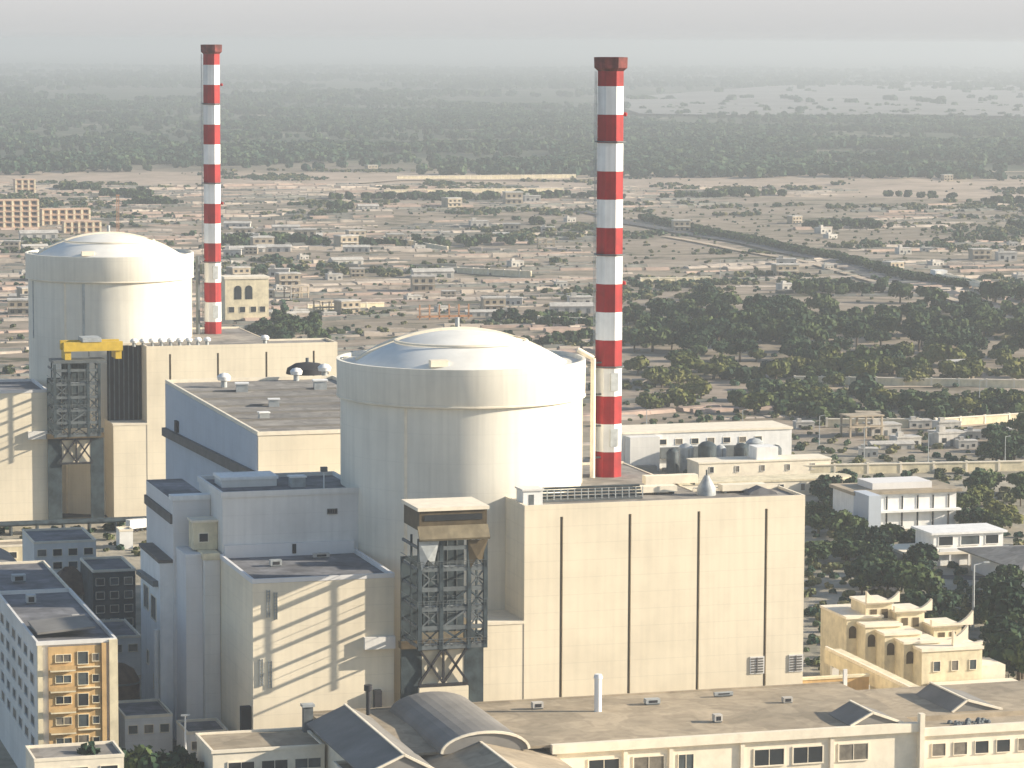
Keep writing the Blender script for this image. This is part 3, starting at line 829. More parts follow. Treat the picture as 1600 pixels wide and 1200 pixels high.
win_x(t, 20, 22, 14, 17, -65.22); win_x(t, 12, 14, 10, 13, -65.22)
MB().tube((-65.9, 7.2, 4), (-65.9, 7.2, 24), 0.55).build('down_pipe', M_['grey'], t)

# dark shaded low buildings to the left
def simple_block(name, label, cat, x0, x1, y0, y1, h, m, roofm=None, winrows=0, wincols=0, side=False, group=None, wm=None):
    t = thing(name, label, cat, (x0, y0, 0), 0, group)
    W, D = x1 - x0, y1 - y0
    MB().box(0, W, 0, D, 0, h).build('wall', m, t)
    MB().box(0.4, W - 0.4, 0.4, D - 0.4, h, h + 0.1).build('roof', roofm or M_['roof'], t)
    parapet(t, -0.1, W + 0.1, -0.1, D + 0.1, h + 0.02, 0.6, 0.4, wm or M_['trim'])
    for r in range(winrows):
        zz = h - 2.6 - r * 3.4
        for c in range(wincols):
            ww = W / wincols
            win_y(t, ww * c + ww * 0.22, ww * (c + 1) - ww * 0.22, zz - 0.6, zz + 1.1, -0.01, wm, bars=0)
        if side:
            n = max(1, int(D / 4))
            for c in range(n): win_x(t, D / n * (c + 0.25), D / n * (c + 0.75), zz - 0.6, zz + 1.1, -0.01)
    return t
simple_block('workshop', 'dark shaded workshop with window rows right of the brown-roofed hut', 'building', -63.5, -53, 108, 128, 20, M_['louvre'], M_['roof_dark'], 4, 3)
simple_block('workshop', 'low shaded workshop in front of the brown-roofed hut', 'building', -72, -57, 78, 100, 9, M_['grey'], M_['roof_dark'], 1, 4)
t = thing('gate_house', 'white square hut with a dark brown hipped roof', 'hut', (-66.2, 128, 0))
MB().box(-3.6, 3.6, -4, 4, 0, 12.4).build('wall', M_['white'], t)
MB().add([(-7, -7, 12.2), (7, -7, 12.2), (7, 7, 12.2), (-7, 7, 12.2), (-1.2, 0, 18.5), (1.2, 0, 18.5)],
         [(0, 1, 5, 4), (1, 2, 5), (2, 3, 4, 5), (3, 0, 4), (3, 2, 1, 0)]).build('roof', M_['brown'], t)
# ochre office block
t = thing('office_block', 'ochre office block with balconies at the lower left corner', 'building', (-98.4, -42, 0))
W, H = 15.6, 31.2
MB().box(0, W, 0, 60, 0, H).build('wall', M_['grey'], t)
MB().box(2.2, W - 3.0, -0.5, 0, 2, H - 0.4).build('front_wall', M_['ochre'], t)
MB().box(W - 1.4, W + 0.3, -0.9, 0, 0, H + 0.6).build('corner_pier', M_['sandstone'], t)
MB().box(W - 2.9, W - 2.0, -0.9, 0, 0, H).build('corner_pier', M_['ochre'], t)
MB().box(0, 1.0, -0.8, 0, 0, H).build('corner_pier', M_['sandstone'], t)
MB().box(0.4, W - 0.4, 0.4, 59, H, H + 0.12).build('roof', M_['roof_dark'], t)
parapet(t, -0.2, W + 0.2, -0.55, 60, H + 0.05, 0.8, 0.5, M_['grey'])
MB().prism([(1, H + 1.0), (W - 3, H + 1.8), (W - 3, H + 2.2), (1, H + 1.4)], 'y', 6, 20).build('roof_canopy', M_['vault'], t)
for fl in range(5):
    z = H - 3.6 - fl * 4.2
    win_y(t, 8.0, 10.0, z - 0.4, z + 2.0, -0.51, M_['sandstone'], bars=0)
    win_y(t, 3.6, 6.6, z + 0.2, z + 1.6, -0.51, M_['sandstone'], bars=1)
    win_y(t, 10.9, 12.1, z + 0.1, z + 1.5, -0.51, M_['sandstone'], bars=0)
    MB().box(2.4, 7.4, -1.6, -0.5, z - 1.6, z - 1.3).build('balcony_slab', M_['sandstone'], t)
    MB().box(2.4, 7.4, -1.6, -1.45, z - 1.3, z - 0.5).build('balcony_front', M_['ochre'], t)
    MB().box(7.9, 12.3, -1.1, -0.5, z - 1.1, z - 0.9).build('ledge', M_['sandstone'], t)
for k in range(6):
    for fl in range(5): win_x(t, 4 + k * 9, 9 + k * 9, H - 4.6 - fl * 4.2, H - 2.6 - fl * 4.2, -0.01, M_['grey'])
simple_block('office_block', 'grey flat-roofed block behind the ochre office block', 'building', -100, -82, 20, 62, 30.5, M_['grey'], M_['roof_dark'], 0, 0)
t = thing('vaulted_shed', 'shaded shed with curved grey roof behind the flat-roofed block at the left edge', 'shed', (-97, 66, 0))
pts = [(0, 0), (14, 0), (14, 24)] + [(7 + 7 * math.cos(a * math.pi / 10), 24 + 4 * math.sin(a * math.pi / 10)) for a in range(1, 10)] + [(0, 24)]
MB().prism(pts, 'y', 0, 40).build('shell', M_['vault'], t); MB().box(4, 10, -0.1, 0, 16, 22).build('door', M_['steel'], t)

# low yard things left of the striped block
simple_block('pump_house', 'low shaded pump house at the foot of the stepped blocks', 'building', -76, -66, -12, 4, 9, M_['grey'], M_['roof_dark'], 1, 3)
simple_block('pump_house', 'small shaded annex hut between the pump house and the striped block', 'building', -65.5, -57, -26, -14, 8, M_['grey'], M_['roof_dark'], 1, 2)
t = thing('storage_tank', 'dark domed storage tank in the shaded yard right of the ochre office block', 'tank', (-73, 14, 0))
MB().lathe([(4.6, 0), (4.6, 12), (3.4, 14.4), (1.5, 15.6), (0.01, 15.9)], n=32).build('shell', M_['brown'], t)
MB().lathe([(4.62, 11.6), (4.8, 11.6), (4.8, 12.0), (4.62, 12.0)], n=32).build('rim', M_['steel'], t)
t = thing('lamp_post', 'white lamp post in the shaded yard right of the ochre office block', 'lamp', (-68.5, -40, 0))
MB().tube((0, 0, 0), (0, 0, 15), 0.25, 0.16, n=8).build('pole', M_['white'], t); MB().box(-0.9, 0.9, -0.3, 0.3, 15, 15.3).build('lamp_head', M_['steel_l'], t)
t = thing('yard_fence', 'long dark mesh fence at the foot of the striped block', 'fence', (-78, -47, 0))
mb = MB()
for k in range(12): mb.beam((k * 2.2, 0, 0), (k * 2.2, 0, 9), 0.2)
mb.build('post', M_['steel'], t)
mb = MB()
for k in range(10): mb.box(0, 24.2, -0.05, 0.05, 0.6 + k * 0.9, 0.72 + k * 0.9)
mb.build('mesh_panel', M_['steel'], t)

# ------------------------------------------------------------------ foreground roofs
t = thing('turbine_hall', 'broad low hall with tan sheet roof and cream cornice along the bottom edge', 'building', (0, 0, 0))
Z = 18.0
MB().box(-9, 66, -98, -58, 0, Z - 0.6).build('wall', M_['trim'], t)
MB().box(-47.5, -9, -90, -58, 0, Z - 0.6).build('wall', M_['trim'], t)
MB().prism([(-97.5, Z - 0.6), (-58.5, Z - 0.6), (-58.5, Z + 0.1), (-78, Z + 0.5), (-90, Z - 0.1), (-97.5, Z - 0.1)], 'x', -47.0, 65.6).build('roof', M_['roof_tan'], t)
MB().box(-9.5, 66.5, -98.9, -97.6, Z - 1.6, Z + 0.15).build('cornice', M_['trim'], t)
MB().box(-47.8, 66, -58.4, -57.9, Z - 0.6, Z + 0.4).build('rear_parapet', M_['roof_tan'], t)
for k, x in enumerate((-2, 7, 16, 31.5, 39.5, 49)):
    win_y(t, x, x + (6.0 if k != 2 else 3), Z - 6.5, Z - 3.4, -98.02, M_['trim'], bars=1)
for x in (4.8, 14, 28.5, 47): MB().box(x, x + 0.8, -98.5, -98, 0, Z - 1.6).build('pilaster', M_['trim'], t)
# pipe and columns on it
t = thing('roof_post', 'white standpipe rising from the tan foreground roof', 'pipe', (7.9, -73, Z + 0.3))
MB().tube((0, 0, 0), (0, 0, 6.8), 0.75, n=12).build('pipe', M_['white'], t); MB().tube((0, 0, 6.8), (0, 0, 7.6), 0.95, 0.7, n=12).build('cap', M_['white'], t)
t = thing('roof_post', 'black standpipe on the tan foreground roof by the striped block', 'pipe', (-36.5, -63.5, Z + 0.3))
MB().tube((0, 0, 0), (0, 0, 4.8), 0.42, n=10).build('pipe', M_['black'], t); MB().tube((0, 0, 4.8), (0, 0, 5.9), 0.85, n=10).build('cap', M_['black'], t)
t = thing('roof_post', 'dark square duct at the left end of the tan foreground roof', 'duct', (-47.6, -62.5, 8))
MB().box(-1.8, 0.1, -0.7, 0.7, 0, 12.4).build('shaft', M_['steel'], t); MB().box(-2.1, 0.4, -1, 1, 12.4, 12.9).build('cap', M_['steel_l'], t)

def vault(x, y0, y1, w_, h_, z, name, lab, m=None, profile='arch', ridge=0.5):
    t = thing(name, lab, 'roof', (x, y0, z))
    if profile == 'arch':
        pts = [(0, -0.2)] + [(w_ / 2 - w_ / 2 * math.cos(a * math.pi / 16), h_ * math.sin(a * math.pi / 16)) for a in range(0, 17)] + [(w_, -0.2)]
    else:
        pts = [(0, -0.2), (0, 0.05), (w_ * ridge, h_), (w_, 0.05), (w_, -0.2)]
    MB().prism(pts, 'y', 0, y1 - y0).build('shell', m or M_['vault'], t)
    cap = MB()
    o = [(p[0], p[1] + 0.02) for p in pts[1:-1]]
    for a, b in zip(o, o[1:]): cap.beam((a[0], -0.15, a[1]), (b[0], -0.15, b[1]), 0.5, 0.45)
    cap.build('edge_trim', M_['trim'], t)
    if profile == 'gable':
        MB().beam((w_ * ridge, -0.1, h_ + 0.1), (w_ * ridge, y1 - y0, h_ + 0.1), 0.5, 0.25).build('ridge_cap', M_['trim'], t)
    return t
vault(-31.5, -100, -61, 17, 3.6, Z + 0.1, 'vaulted_roof', 'round vaulted roof light rising from the tan foreground roof, dark on its left')
vault(-49.5, -112, -66, 14, 3.4, Z - 0.3, 'gabled_roof', 'dark gabled roof light at the left end of the foreground roofs', None, 'gable', 0.55)
vault(-36.5, -128, -91, 28, 4.0, Z - 2.2, 'gabled_roof', 'wide low gabled roof at the bottom edge in front of the round vault', M_['roof_tan'], 'gable', 0.45)
vault(51.5, -97.4, -86, 11, 2.4, Z + 0.05, 'gabled_roof', 'small dark-sided gable by the downpipe on the foreground roof', None, 'gable', 0.42)
simple_block('plinth_building', 'lower building carrying the gabled roofs at the bottom edge', 'building', -50, -8.6, -126, -91, 15.2, M_['trim'], M_['roof_tan'], 1, 6)
# small plant on the foreground and left roofs
for i, (x, y, z, w_, d_, h_, lab) in enumerate(((-4, -68, 18.4, 2.2, 1.4, 1.1, 'grey air unit behind the round vaulted roof light'), (19, -70, 18.4, 3.0, 1.6, 0.9, 'low grey air unit right of the white standpipe'),
        (27, -88, 18.1, 1.6, 1.6, 1.3, 'small square air unit near the foreground cornice'), (35, -66, 18.4, 4.0, 0.8, 0.6, 'long thin duct box at the back of the foreground roof'), (46, -76, 18.4, 2.0, 1.2, 1.0, 'grey air unit left of the small dark-sided gable'),
        (-47, -22, 41.5, 2.4, 1.6, 1.1, 'air unit on the shaded roof of the striped block'), (-36, -14, 41.5, 3.4, 1.2, 0.8, 'flat duct box on the shaded roof of the striped block'),
        (-94, 4, 31.4, 2.0, 2.0, 1.6, 'air unit on the ochre office block roof'), (-88, -20, 31.4, 1.6, 1.6, 1.2, 'small air unit near the front of the ochre office block roof'), (-93, 34, 31.0, 3, 2, 1.4, 'air unit on the grey block behind the ochre office block'))):
    t = thing('air_unit', lab, 'air unit', (x, y, z))
    MB().box(0, w_, 0, d_, 0.25, 0.25 + h_).build('casing', M_['steel_l'] if i % 2 else M_['hwhite'], t)
    MB().box(0.1, w_ - 0.1, 0.1, d_ - 0.1, 0, 0.25).build('base', M_['steel'], t)
    MB().box(w_ * 0.2, w_ * 0.8, -0.05, 0.02, 0.4, 0.2 + h_ * 0.8).build('grille', M_['black'], t)
# right wing
t = thing('turbine_wing', 'lower cream wing with small windows at the lower right corner', 'building', (66.6, -112, 0))
MB().box(0, 60, 14, 54, 0, 15.8).build('wall', M_['trim'], t)
MB().box(0, 60, 14.4, 53.6, 15.8, 16.5).build('roof', M_['roof_tan'], t)
MB().box(0, 60, 13.2, 14.4, 15.4, 16.9).build('cornice', M_['trim'], t)
MB().box(0, 60, 22, 22.6, 16.5, 17.4).build('roof_kerb', M_['roof_tan'], t)
MB().box(-0.5, 0.3, 53.4, 54.0, 10, 21).build('down_pipe', M_['grey'], t)
MB().box(-1.2, -0.2, 12.6, 14, 4, 20).build('corner_pier', M_['trim'], t)
MB().box(1, 60, 2, 13.2, 0, 9.0).build('porch_wall', M_['trim'], t)
for k in range(9): win_y(t, 2.0 + k * 4.6, 4.8 + k * 4.6, 11.2, 13.6, 13.98, M_['trim'], bars=0)
for k in range(9): win_y(t, 3 + k * 4.4, 5.4 + k * 4.4, 4.5, 7.0, 1.98, M_['trim'], bars=0)
vault(79, -84, -66, 11, 2.3, 16.5, 'gabled_roof', 'dark sloping roof light on the lower right wing', None, 'gable', 0.3)
t = thing('rubble_heap', 'heap of dark rubble lying on the lower right wing roof', 'rubble', (78, -95, 16.5))
mb = MB()
for k in range(26):
    x, y, s = random.uniform(-4, 4), random.uniform(-1.5, 1.5), random.uniform(0.3, 0.8)
    mb.lathe([(s, 0), (s * 0.9, s * 0.6), (s * 0.4, s * 1.1), (0.01, s * 1.2)], cx=x, cy=y, n=6)
mb.build('stones', M_['steel'], t)
# low cream wall strip at the bottom left
t = thing('boundary_building', 'low cream flat building at the bottom edge below the striped block', 'building', (0, 0, 0))
MB().box(-70, -48.2, -76, -60, 0, 15.2).build('wall', M_['trim'], t); MB().box(-69.6, -48.3, -75.6, -60.4, 15.2, 15.4).build('roof', M_['roof_tan'], t)
parapet(t, -70.3, -48.2, -76.3, -59.8, 15.2, 0.6, 0.5, M_['trim'])
for k in range(3): win_y(t, -67 + k * 6.5, -62 + k * 6.5, 11.4, 13.2, -76.02, M_['trim'], bars=1)
simple_block('boundary_building', 'small cream hut at the bottom edge in front of the ochre office block', 'building', -103, -86, -70, -58, 14.2, M_['trim'], M_['roof'], 1, 3)

# ------------------------------------------------------------------ right middle: covered walk, terraced house, pavilion, grey roofs
t = thing('covered_walkway', 'long cream covered walkway running back beside the terraced yellow house', 'walkway', (0, 0, 0))
MB().box(87.2, 91.2, -44, 4, 9.6, 12.6).build('deck', M_['sandstone'], t)
for y in (-40, -28, -16, -4, 2):
    MB().box(88.4, 90.0, y, y + 1.2, 0, 10.8).build('column', M_['grey'], t)
MB().box(87.4, 88.0, -44.2, 4.2, 12.6, 13.3).build('rail_wall', M_['trim'], t)
t = thing('yellow_wall', 'orange-yellow boundary wall behind the foreground roof, right of the grooved building', 'wall', (0, 0, 0))
MB().box(68, 86, -25, -24, 0, 12).build('panel', M_['ochre'], t); MB().box(67.8, 86.2, -25.2, -23.8, 12, 12.5).build('coping', M_['sandstone'], t)
t = thing('terraced_house', 'yellow terraced house with arched bays and upswept roof horns', 'house', (0, 0, 0))
for i in range(4):  # stepped plan is made up so the front faces catch the sun
    x0 = 99.2 + i * 2.7; y0 = 20 - i * 5.0; zt = 16.2 - i * 1.2
    b = MB().box(x0, x0 + 9, y0, y0 + 16, 0, zt).build('bay', M_['sandstone'], t)
    pts = [(x0 + 0.6, zt - 4.6)] + [(x0 + 1.5 - 0.9 * math.cos(a * math.pi / 8), zt - 2.6 + 0.9 * math.sin(a * math.pi / 8)) for a in range(9)] + [(x0 + 2.4, zt - 4.6)]
    MB().prism(pts, 'y', y0 - 0.12, y0 + 0.05).build('arch_opening', M_['khaki'], b)
    MB().box(x0 - 0.3, x0 + 9.2, y0 - 0.4, y0 + 16, zt, zt + 0.6).build('coping', M_['trim'], b)
MB().box(109.6, 124.6, 0, 14, 0, 11.6).build('front_wall', M_['sandstone'], t)
MB().box(109.4, 124.9, -0.3, 14, 11.6, 12.3).build('coping', M_['trim'], t)
MB().box(124.9, 131, 1, 10, 0, 7.4).build('side_wing', M_['trim'], t)
MB().box(111, 132, -8, -0.3, 0, 4.5).build('terrace', M_['trim'], t)
for k, (xa, xb, ya, za) in enumerate(((104.4, 111, 21, 19.2), (111, 118, 18, 17.4), (118, 125, 12.5, 14.6))):
    u_ = MB().box(xa, xb, ya, ya + 9, 8, za).build('upper_storey', M_['sandstone'], t)
    MB().box(xa - 0.3, xb + 0.3, ya - 0.4, ya + 9.3, za, za + 0.5).build('coping', M_['trim'], u_)
    for q in range(2): MB().box(xa + 1.2 + q * 2.8, xa + 2.8 + q * 2.8, ya - 0.1, ya + 0.1, za - 3.4, za - 1.2).build('blind_window', M_['khaki'], u_)
def swoop(xa, xb, y, z, ha, hb):
    """parapet that sags in the middle and sweeps up to a horn at each end"""
    up = []; n = 12
    for k in range(n + 1):
        u = k / n; up.append((xa + (xb - xa) * u, z + 0.5 + ha * max(0, 1 - 2.4 * u) ** 2 + hb * max(0, 2.4 * u - 1.4) ** 2))
    MB().prism([(xa, z)] + up + [(xb, z)], 'y', y - 0.5, y + 0.5).build('swept_parapet', M_['trim'], t)
swoop(104.2, 112.5, 20.4, 19.7, 2.4, 2.0); swoop(110.0, 119.5, 17.4, 17.9, 0.8, 2.2); swoop(117.0, 127.5, 11.9, 15.1, 1.0, 2.8); swoop(118, 125.4, 2, 12.3, 3.2, 0.4); swoop(112, 124, 7, 12.3, 0.6, 3.2)
for x in (112.5, 117, 121.5): win_y(t, x, x + 1.6, 7.0, 9.2, -0.02, M_['trim'], bars=0)

t = thing('pavilion', 'pale grey pavilion with columned front behind a round clump of trees', 'building', (195.5, 244, 0))
MB().box(-1, 33, 0, 18, 0, 11.2).build('wall', M_['white'], t)
MB().box(-2, 34.5, -1.2, 19, 11.2, 12.2).build('roof', M_['roof_tan'], t)
for k in range(6): win_y(t, 4 + k * 5.2, 4.6 + k * 5.2, 0.8, 10.4, -0.02, M_['grey'], bars=0)
MB().box(-1.5, 2.6, -12, 0, 0, 12.6).build('side_wing', M_['bluegrey'], t)
MB().box(6, 26, 3, 15, 12.2, 14.2).build('attic', M_['pale'], t)
MB().box(-1.2, 33.6, -2.6, -0.03, 5.6, 6.2).build('balcony', M_['white'], t)
t = thing('porch_house', 'white veranda house with three dark openings and a ramp, right of the trees', 'house', (188, 176, 0))
MB().box(0, 24, 0, 16, 0, 3.4).build('lower_wall', M_['white'], t)
MB().box(-6, 26, -1.5, 16, 3.4, 4.2).build('veranda_slab', M_['trim'], t)
MB().box(4, 26, 3, 16, 4.2, 8.6).build('upper_wall', M_['white'], t)
MB().box(3, 27, 2.2, 17, 8.6, 9.2).build('roof', M_['white'], t)
for x0, x1 in ((5.6, 10.0), (12.6, 18.4), (20.4, 24.4)): win_y(t, x0, x1, 5.4, 7.9, 2.98, M_['white'], bars=0)
MB().box(4, 26, -1.4, -0.9, 4.2, 5.2).build('balustrade', M_['white'], t)
MB().prism([(14, 0), (28, 0), (28, 0.6), (14, 4.2)], 'y', -6, -3.5).build('ramp', M_['trim'], t)
for x in (1, 7, 13, 19, 25): MB().box(x, x + 0.6, -1.4, -0.8, 0, 3.4).build('column', M_['white'], t)
t = thing('grey_roof_house', 'wide house with low grey-brown roof at the right edge', 'house', (196, 128, 0))
MB().box(2, 40, 2, 38, 0, 6.2).build('wall', M_['pale'], t)
MB().add([(-1, -1, 6.2), (43, -1, 6.2), (43, 41, 6.2), (-1, 41, 6.2), (12, 20, 9.5), (32, 20, 9.5), (-1, -1, 5.8), (43, -1, 5.8), (43, 41, 5.8), (-1, 41, 5.8)],
         [(0, 1, 5, 4), (1, 2, 5), (2, 3, 4, 5), (3, 0, 4), (9, 8, 7, 6), (0, 6, 7, 1), (1, 7, 8, 2), (2, 8, 9, 3), (3, 9, 6, 0)]).build('roof', M_['roof'], t)
for k in range(5): win_y(t, 5 + k * 6.5, 9 + k * 6.5, 2.2, 4.8, 1.98, M_['grey'], bars=1)
t = thing('lamp_post', 'grey street lamp in front of the dark grove at the right', 'lamp', (*gp(1520, 985), 0))
MB().tube((0, 0, 0), (0, 0, 17), 0.4, 0.25, n=8).build('pole', M_['steel_l'], t); MB().beam((0, 0, 17), (3, 0, 17.6), 0.25).build('arm', M_['steel_l'], t); MB().box(2.6, 4.2, -0.3, 0.3, 17.4, 17.8).build('lamp_head', M_['steel_l'], t)

# white low complex behind the hall
def low_complex():
    t = thing('treatment_building', 'long white-cream low building with equipment bays right of the near chimney', 'building', (170, 398, 0))
    MB().box(0, 64, 0, 20, 0, 12.5).build('wall', M_['white'], t)
    MB().box(-0.4, 64.4, -0.4, 20.4, 12.5, 13.2).build('roof', M_['trim'], t)
    for k in range(4): MB().box(14 + k * 11, 22 + k * 11, -1.5, -0.02, 3.5, 7.4).build('bay_door', M_['steel'], t)
    for k in range(7): win_y(t, 14 + k * 6, 16.5 + k * 6, 8.4, 10.2, -0.02, M_['trim'], bars=0)
    MB().box(1, 12, -6, -0.1, 0, 12).build('end_block', M_['grey'], t)
    t = thing('treatment_wing', 'lower stepped cream wing in front of the long white building', 'building', (188, 368, 0))
    MB().box(0, 49, 0, 12, 0, 5.2).build('wall', M_['trim'], t); MB().box(-0.3, 49.3, -0.3, 12.3, 5.2, 5.7).build('roof', M_['trim'], t)
    MB().box(22, 30, 2, 10, 5.7, 10.0).build('roof_room', M_['white'], t)
    for k in range(5): win_y(t, 4 + k * 9.4, 5.4 + k * 9.4, 2.0, 4.0, -0.02, M_['grey'], bars=0)
    t = thing('curved_wall_building', 'long low cream building with rounded right end beyond the grooved hall roof', 'building', (150, 322, 0))
    pts = [(0, 0), (72, 0)] + [(72 + 5 * math.sin(a * math.pi / 8), 6 - 6 * math.cos(a * math.pi / 8)) for a in range(1, 8)] + [(72, 12), (0, 12)]
    MB().prism(pts, 'z', 0, 4.8).build('wall', M_['trim'], t)
    MB().prism([(p[0] * 1.01 - 0.3, p[1] * 1.05 - 0.3) for p in pts], 'z', 4.8, 5.4).build('roof', M_['sandstone'], t)
    for k in range(9): win_y(t, 5 + k * 7.5, 6.4 + k * 7.5, 1.6, 3.8, -0.02, M_['grey'], bars=0)
    for i in range(7):
        q = gp(1010 + i * 33, 722 - (i % 3) * 5)
        t = thing('process_tank', 'grey cylindrical process tank in front of the long white building', 'tank', (184 + i * 6.4, 384 + (i % 2) * 4, 0), 0, 'process tanks by the long white building')
        r_ = 2.2 + (i % 3) * 0.5
        MB().lathe([(r_, 0), (r_, 7.5 + i % 3), (r_ * 0.6, 8.6 + i % 3), (0.01, 9 + i % 3)], n=16).build('shell', M_['steel_l'] if i % 2 else M_['louvre'], t)
        MB().tube((0, -r_ - 0.3, 0), (0, -r_ - 0.3, 8), 0.14, n=6).build('pipe', M_['steel'], t)
low_complex()

# buildings around the left chimney
t = thing('arched_building', 'cream building with two dark arched openings right of the left chimney', 'building', (0, 0, 0))
q = ground_pt(352, 500, 0); t.location = (q.x, q.y, 0)
MB().box(0, 24, 0, 14, 0, 22).build('wall', M_['sandstone'], t)
MB().box(-0.5, 24.5, -0.5, 14.5, 22, 23.2).build('roof', M_['trim'], t)
for x in (5, 11):
    MB().prism([(x, 11)] + [(x + 2 - 2 * math.cos(a * math.pi / 8), 16.5 + 2 * math.sin(a * math.pi / 8)) for a in range(9)] + [(x + 4, 11)], 'y', -0.12, 0.05).build('arch_opening', M_['glass'], t)
for x in (2, 8, 14, 19): win_y(t, x, x + 3, 4, 7, -0.02, M_['trim'], bars=0)

# ------------------------------------------------------------------ plain: houses, sheds, walls
proto = {}
def house_proto(k):
    """kinds: 0 white flat, 1 tan flat two-storey, 2 long shed pale roof, 3 open frame"""
    t = thing(['small_house', 'two_storey_house', 'long_shed', 'frame_shelter'][k], 'x', ['house', 'house', 'shed', 'shelter'][k])
    if k == 0:
        MB().box(0, 11, 0, 8, 0, 4.2).build('wall', M_['hwhite'], t); MB().box(-0.3, 11.3, -0.3, 8.3, 4.2, 4.7).build('roof', M_['hwhite'], t)
        MB().box(4.8, 6, -0.08, 0.02, 0, 2.4).build('door', M_['steel'], t)
        for x in (1.4, 7.8): MB().box(x, x + 1.8, -0.08, 0.02, 1.4, 2.9).build('window', M_['glass'], t)
        MB().box(1, 3.5, 1.5, 4, 4.7, 6.4).build('roof_room', M_['hwhite'], t)
    elif k == 1:
        MB().box(0, 13, 0, 9, 0, 7.6).build('wall', M_['htan'], t); MB().box(-0.3, 13.3, -0.3, 9.3, 7.6, 8.3).build('roof', M_['hwhite'], t)
        for x in (1.4, 5.4, 9.6):
            for z in (1.3, 4.9): MB().box(x, x + 2.0, -0.08, 0.02, z, z + 1.6).build('window', M_['glass'], t)
        MB().box(0.5, 12.5, -1.4, 0, 3.7, 4.0).build('balcony', M_['hwhite'], t)
    elif k == 2:
        MB().box(0, 24, 0, 9, 0, 4.0).build('wall', M_['hwhite'], t)
        MB().prism([(-0.5, 4.0), (4.5, 5.6), (9.5, 4.0), (9.5, 3.8), (-0.5, 3.8)], 'x', -0.5, 24.5).build('roof', M_['hwhite'], t)
        for x in (2, 8, 14, 20): MB().box(x, x + 2.2, -0.08, 0.02, 0.4, 2.9).build('door', M_['steel'], t)
    else:
        for x in (0, 6, 12):
            for y in (0, 7): MB().box(x, x + 0.6, y, y + 0.6, 0, 8).build('column', M_['htan'], t)
        for z in (4, 8): MB().box(-0.3, 13, -0.3, 8, z, z + 0.5).build('slab', M_['htan'], t)
    return t
labels = {0: 'small white flat-roofed house scattered in the scrub plain beyond the reactors',
          1: 'two-storey sand-coloured house with a balcony in the scrub plain',
          2: 'long low shed with pale pitched roof in the scrub plain',
          3: 'open two-level concrete frame in the scrub plain'}
groups = {0: 'small white houses in the plain', 1: 'sand-coloured houses in the plain', 2: 'long sheds in the plain', 3: 'unfinished frames in the plain'}
sites = []
rs = random.Random(5)
for i in range(46): sites.append((rs.uniform(345, 900), rs.uniform(345, 500)))
for i in range(16): sites.append((rs.uniform(345, 470), rs.uniform(365, 450)))
for i in range(14): sites.append((rs.uniform(1000, 1590), rs.uniform(330, 455)))
for i in range(14): sites.append((rs.uniform(1240, 1590), rs.uniform(612, 720)))
for i in range(12): sites.append((rs.uniform(5, 48), rs.uniform(370, 510)))
for p in ((820, 315), (790, 320), (700, 330), (560, 335), (1405, 400), (1440, 395), (1520, 408), (1560, 410), (1330, 268), (1170, 272), (1100, 262), (1410, 268), (575, 268), (1475, 285), (1080, 485), (1490, 592)): sites.append(p)
for p in sites:
    k = rs.choices([0, 1, 2, 3], [5, 3, 3, 1])[0]
    x, y = gp(*p)
    dist = math.hypot(x - CAM.x, y - CAM.y)
    if k not in proto:
        o = proto[k] = house_proto(k)
    else: o = copy_tree(proto[k])
    o['label'] = labels[k]; o['group'] = groups[k]
    o.location = (x, y, terrain(x, y) - 0.3)
    o.rotation_euler = (0, 0, rs.uniform(-0.35, 0.35))
    s = rs.uniform(0.6, 1.2) * (1.0 if dist < 2600 else 1.2)
    o.scale = (s, s, s * rs.uniform(0.85, 1.2))

# housing blocks on the far left
def flats(px, py, W, D, floors, bays, lab, rz=0.05):
    x, y = gp(px, py)
    t = thing('housing_block', lab, 'building', (x, y, terrain(x, y) - 0.5), rz)
    H = floors * 4.4
    MB().box(0.8, W - 0.8, 1.6, D, 0, H).build('core_wall', M_['pink'], t)
    for f in range(floors + 1): MB().box(0, W, 0, D, f * 4.4, f * 4.4 + 0.9).build('floor_slab', M_['pink'], t)
    for b in range(bays + 1):
        xx = b * (W - 1.6) / bays
        MB().box(xx, xx + 1.6, 0.05, 1.6, 0, H).build('column', M_['sandstone'], t)
    for f in range(floors):
        for b in range(bays):
            xx = b * (W - 1.6) / bays + 1.6 + 1.0
            MB().box(xx, xx + (W - 1.6) / bays - 3.4, 1.5, 1.62, f * 4.4 + 1.9, f * 4.4 + 3.9).build('window', M_['glass'], t)
    return t
flats(-8, 356, 36, 16, 5, 5, 'tall pinkish housing block with dark openings at the left edge')
flats(24, 306, 20, 14, 3, 3, 'pinkish frame storey behind the tall block at the left edge')
flats(66, 352, 40, 16, 3, 6, 'low wide pinkish housing block right of the tall one')
flats(100, 362, 30, 12, 2, 5, 'pale unfinished block just above the left dome')
x, y = gp(183, 362)
t = thing('tower_crane', 'thin orange mast behind the left dome', 'mast', (x, y, 0))
mb = MB()
for dx, dy in ((0, 0), (1.6, 0), (0, 1.6), (1.6, 1.6)): mb.beam((dx, dy, 0), (dx, dy, 28), 0.3)
for k in range(14): mb.beam((0, 0, k * 2), (1.6, 0, k * 2 + 2), 0.18)
mb.build('mast', M_['rust'], t); MB().box(-0.5, 2.1, -0.5, 2.1, 28, 29).build('top', M_['rust'], t)
# rusty frame on the ridge behind the near dome
x, y = gp(655, 500)
t = thing('pipe_rack', 'row of rusty orange frames behind the near dome', 'frame', (x, y, terrain(x, y)))
for k in range(6): MB().box(k * 5.5, k * 5.5 + 0.7, 0, 0.7, 0, 8).build('column', M_['rust'], t)
for z in (1.0,): MB().box(-1, 30, 0, 1.4, z, z + 1.0).build('beam', M_['rust'], t)
